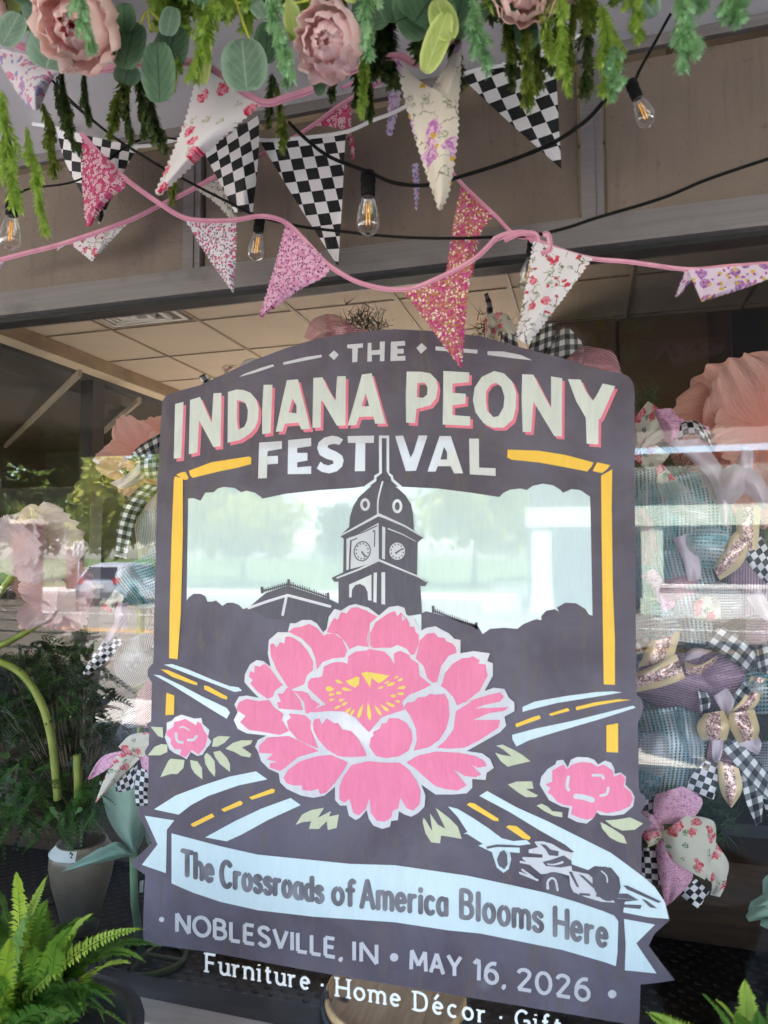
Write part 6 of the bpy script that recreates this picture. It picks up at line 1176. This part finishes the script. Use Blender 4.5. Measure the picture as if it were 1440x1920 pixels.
for A, B, dy_ in (('186,1465 205,1540 248,1598', '245,1455 262,1520 254,1598', -.05), ('240,1460 246,1520 250,1598', '275,1545 270,1570 254,1600', .02), ('114,1636 150,1612 190,1588', '116,1634 170,1622 248,1604', -.08), ('190,1590 220,1578 244,1596', '200,1610 230,1608 250,1606', -.07), ('262,1545 270,1560 276,1580', '285,1540 290,1570 285,1600', .05)):
    b = MB(); patch(b, L(A), L(B), rc.y+dy_, .03, 8, 14, uvmode='unit', wave=.008, rip=.003); obj('leaf', b, m_cl, stn)
b = MB(); b.grid([[P(262, 1652, rc.y+.02), P(269, 1650, rc.y+.02)], [P(261, 1674, rc.y+.02), P(268, 1673, rc.y+.02)]], 0); obj('price_tag', b, m_white, stn)
# barrel under the sign
YS = .165; bc_ = P(742, 1846, YS); bz = P(740, 1850, YS).z-.004; m_hoop = pbr('barrel_hoop', (.10, .12, .15), .4, .7, .5)
t = NT('barrel_oak'); o = t.obj(); s = t.n('SeparateXYZ'); t.t.links.new(o, s.inputs[0]); bd_ = t.math('FLOOR', t.math('MULTIPLY', s.outputs[0], 26.0)); g = t.n('TexWhiteNoise', noise_dimensions='1D', i_W=bd_)
n = t.noise(3, t.scalevec(o, (30, 3, 3)), 4); c = t.mix(t.ramp(n.outputs[0], .3, .7), (.62, .39, .19), (.80, .56, .31)); c = t.mix(t.math('MULTIPLY', g.outputs[0], .35), c, (.30, .16, .06)); st_ = t.noise(9, o, 2); c = t.mix(t.ramp(st_.outputs[0], .64, .68), c, (.06, .04, .03))
m_oak = t.done(t.bsdf(c, .6, 0, .3)); r = .158; hb = bz-.3
brl = thing('oak_barrel', 'small oak barrel with dark stained lid standing under the painted sign', 'barrel', (bc_.x, YS, .3))
b = MB(); b.lathe([(.001, 0), (.8*r, 0), (.88*r, .02), (1.06*r, hb*.35), (1.1*r, hb*.5), (1.06*r, hb*.68), (.99*r, hb-.012), (.985*r, hb-.004), (.94*r, hb-.004), (.93*r, hb-.016)], (bc_.x, YS, .3), (0, 0, 1), 0, 40); obj('staves', b, m_oak, brl)
b = MB(); b.lathe([(.932*r, hb-.014), (.001, hb-.0135)], (bc_.x, YS, .3), (0, 0, 1), 0, 40); obj('lid', b, m_oak, brl)
for z0, z1, r0, r1 in ((hb-.06, hb-.02, 1.04, 1.005), (hb*.2, hb*.28, 1.01, 1.045), (.02, .05, .9, .94)):
    b = MB(); b.lathe([(r0*r+.002, z0), (r0*r+.006, z0), (r1*r+.006, z1), (r1*r+.002, z1)], (bc_.x, YS, .3), (0, 0, 1), 0, 40); obj('hoop', b, m_hoop, brl)
# dark display cabinet and pale flower at the right, hanging basket at the left
q0, q1 = PZ(1215, 1730, .57), PZ(1380, 1720, .57)
cab = thing('glass_cabinet', 'dark glass display cabinet standing behind the lower right wreath', 'cabinet', (.55, 1.5, .57))
b = MB(); b.box((.16, 1.5, .575), (.62, 1.9, .62)); b.box((.16, 1.5, 1.25), (.62, 1.9, 1.28)); b.box((.16, 1.88, .62), (.62, 1.9, 1.25)); obj('carcass', b, m_dark, cab)
b = MB(); b.box((.165, 1.502, .622), (.615, 1.508, 1.248)); obj('door', b, m_panein, cab)
fl = P(1440, 1690, .5); t0 = thing('artificial_flower', 'pale green artificial flower at the right edge of the window', 'flower', (fl.x, .5, .3))
for A, B, dy_ in (('1398,1718 1410,1700 1430,1690', '1404,1728 1425,1725 1450,1722', -.02), ('1408,1690 1425,1680 1440,1670', '1402,1706 1430,1712 1450,1705', .0), ('1425,1735 1435,1740 1450,1745', '1428,1720 1440,1720 1455,1718', -.03), ('1430,1650 1440,1640 1460,1640', '1430,1700 1445,1700 1465,1700', .02)):
    b = MB(); patch(b, L(A), L(B), .5+dy_, .03, 8, 10, uvmode='unit', wave=.006); obj('petal', b, m_cl, t0)
b = MB(); b.tube([(fl.x+.03, .5, .3), (fl.x+.03, .5, fl.z)], .006, 0, 6); obj('stem', b, m_stem, t0)
hb_ = V(72, 850, 1.9); t0 = thing('hanging_basket', 'hanging basket of cream flowers and leaves mirrored at the upper left', 'basket', hb_)
R = random.Random(9); b = MB()
for i in range(420):
    d = Vector((R.gauss(0, 1), R.gauss(0, 1), R.gauss(.2, .7))).normalized(); p = hb_+Vector((d.x*.22, d.y*.2, d.z*.22-.06)); q = Quaternion((R.gauss(0, 1), R.gauss(0, 1), R.gauss(0, 1), R.gauss(0, 1))).normalized(); i0 = len(b.v)
    for w_ in ((0, -1, 0), (.5, 0, .1), (0, 1, 0), (-.5, 0, .1)): b.vert(p+q @ (Vector(w_)*.05))
    b.face((i0, i0+1, i0+2, i0+3))
obj('leaves', b, m_leaf[1], t0); b = MB()
for i in range(420):
    c_ = Vector((-.1+.1*(i % 4), .17, .06+.03*(i % 3))); p = hb_+c_+Vector((R.gauss(0, .028), R.gauss(0, .028), R.gauss(0, .022))); i0 = len(b.v); q = Quaternion((R.gauss(0, 1), R.gauss(0, 1), R.gauss(0, 1), R.gauss(0, 1))).normalized()
    for w_ in ((-1, -1, 0), (1, -1, 0), (1, 1, 0), (-1, 1, 0)): b.vert(p+q @ (Vector(w_)*.008))
    b.face((i0, i0+1, i0+2, i0+3))
obj('flowers', b, pbr('cream_petals', (.66, .60, .40), .7), t0)
b = MB(); b.lathe([(.001, -.1), (.07, -.09), (.12, -.03), (.125, .0), (.11, 0)], hb_, (0, 0, 1), 0, 20); obj('bowl', b, m_dark, t0)
b = MB()
for a in (0, 2.1, 4.2): b.tube([hb_+Vector((.15*math.cos(a), .15*math.sin(a), 0)), Vector((hb_.x, hb_.y, SOF))], .003, 0, 5)
obj('chain', b, m_dark, t0)
bpy.context.view_layer.update()
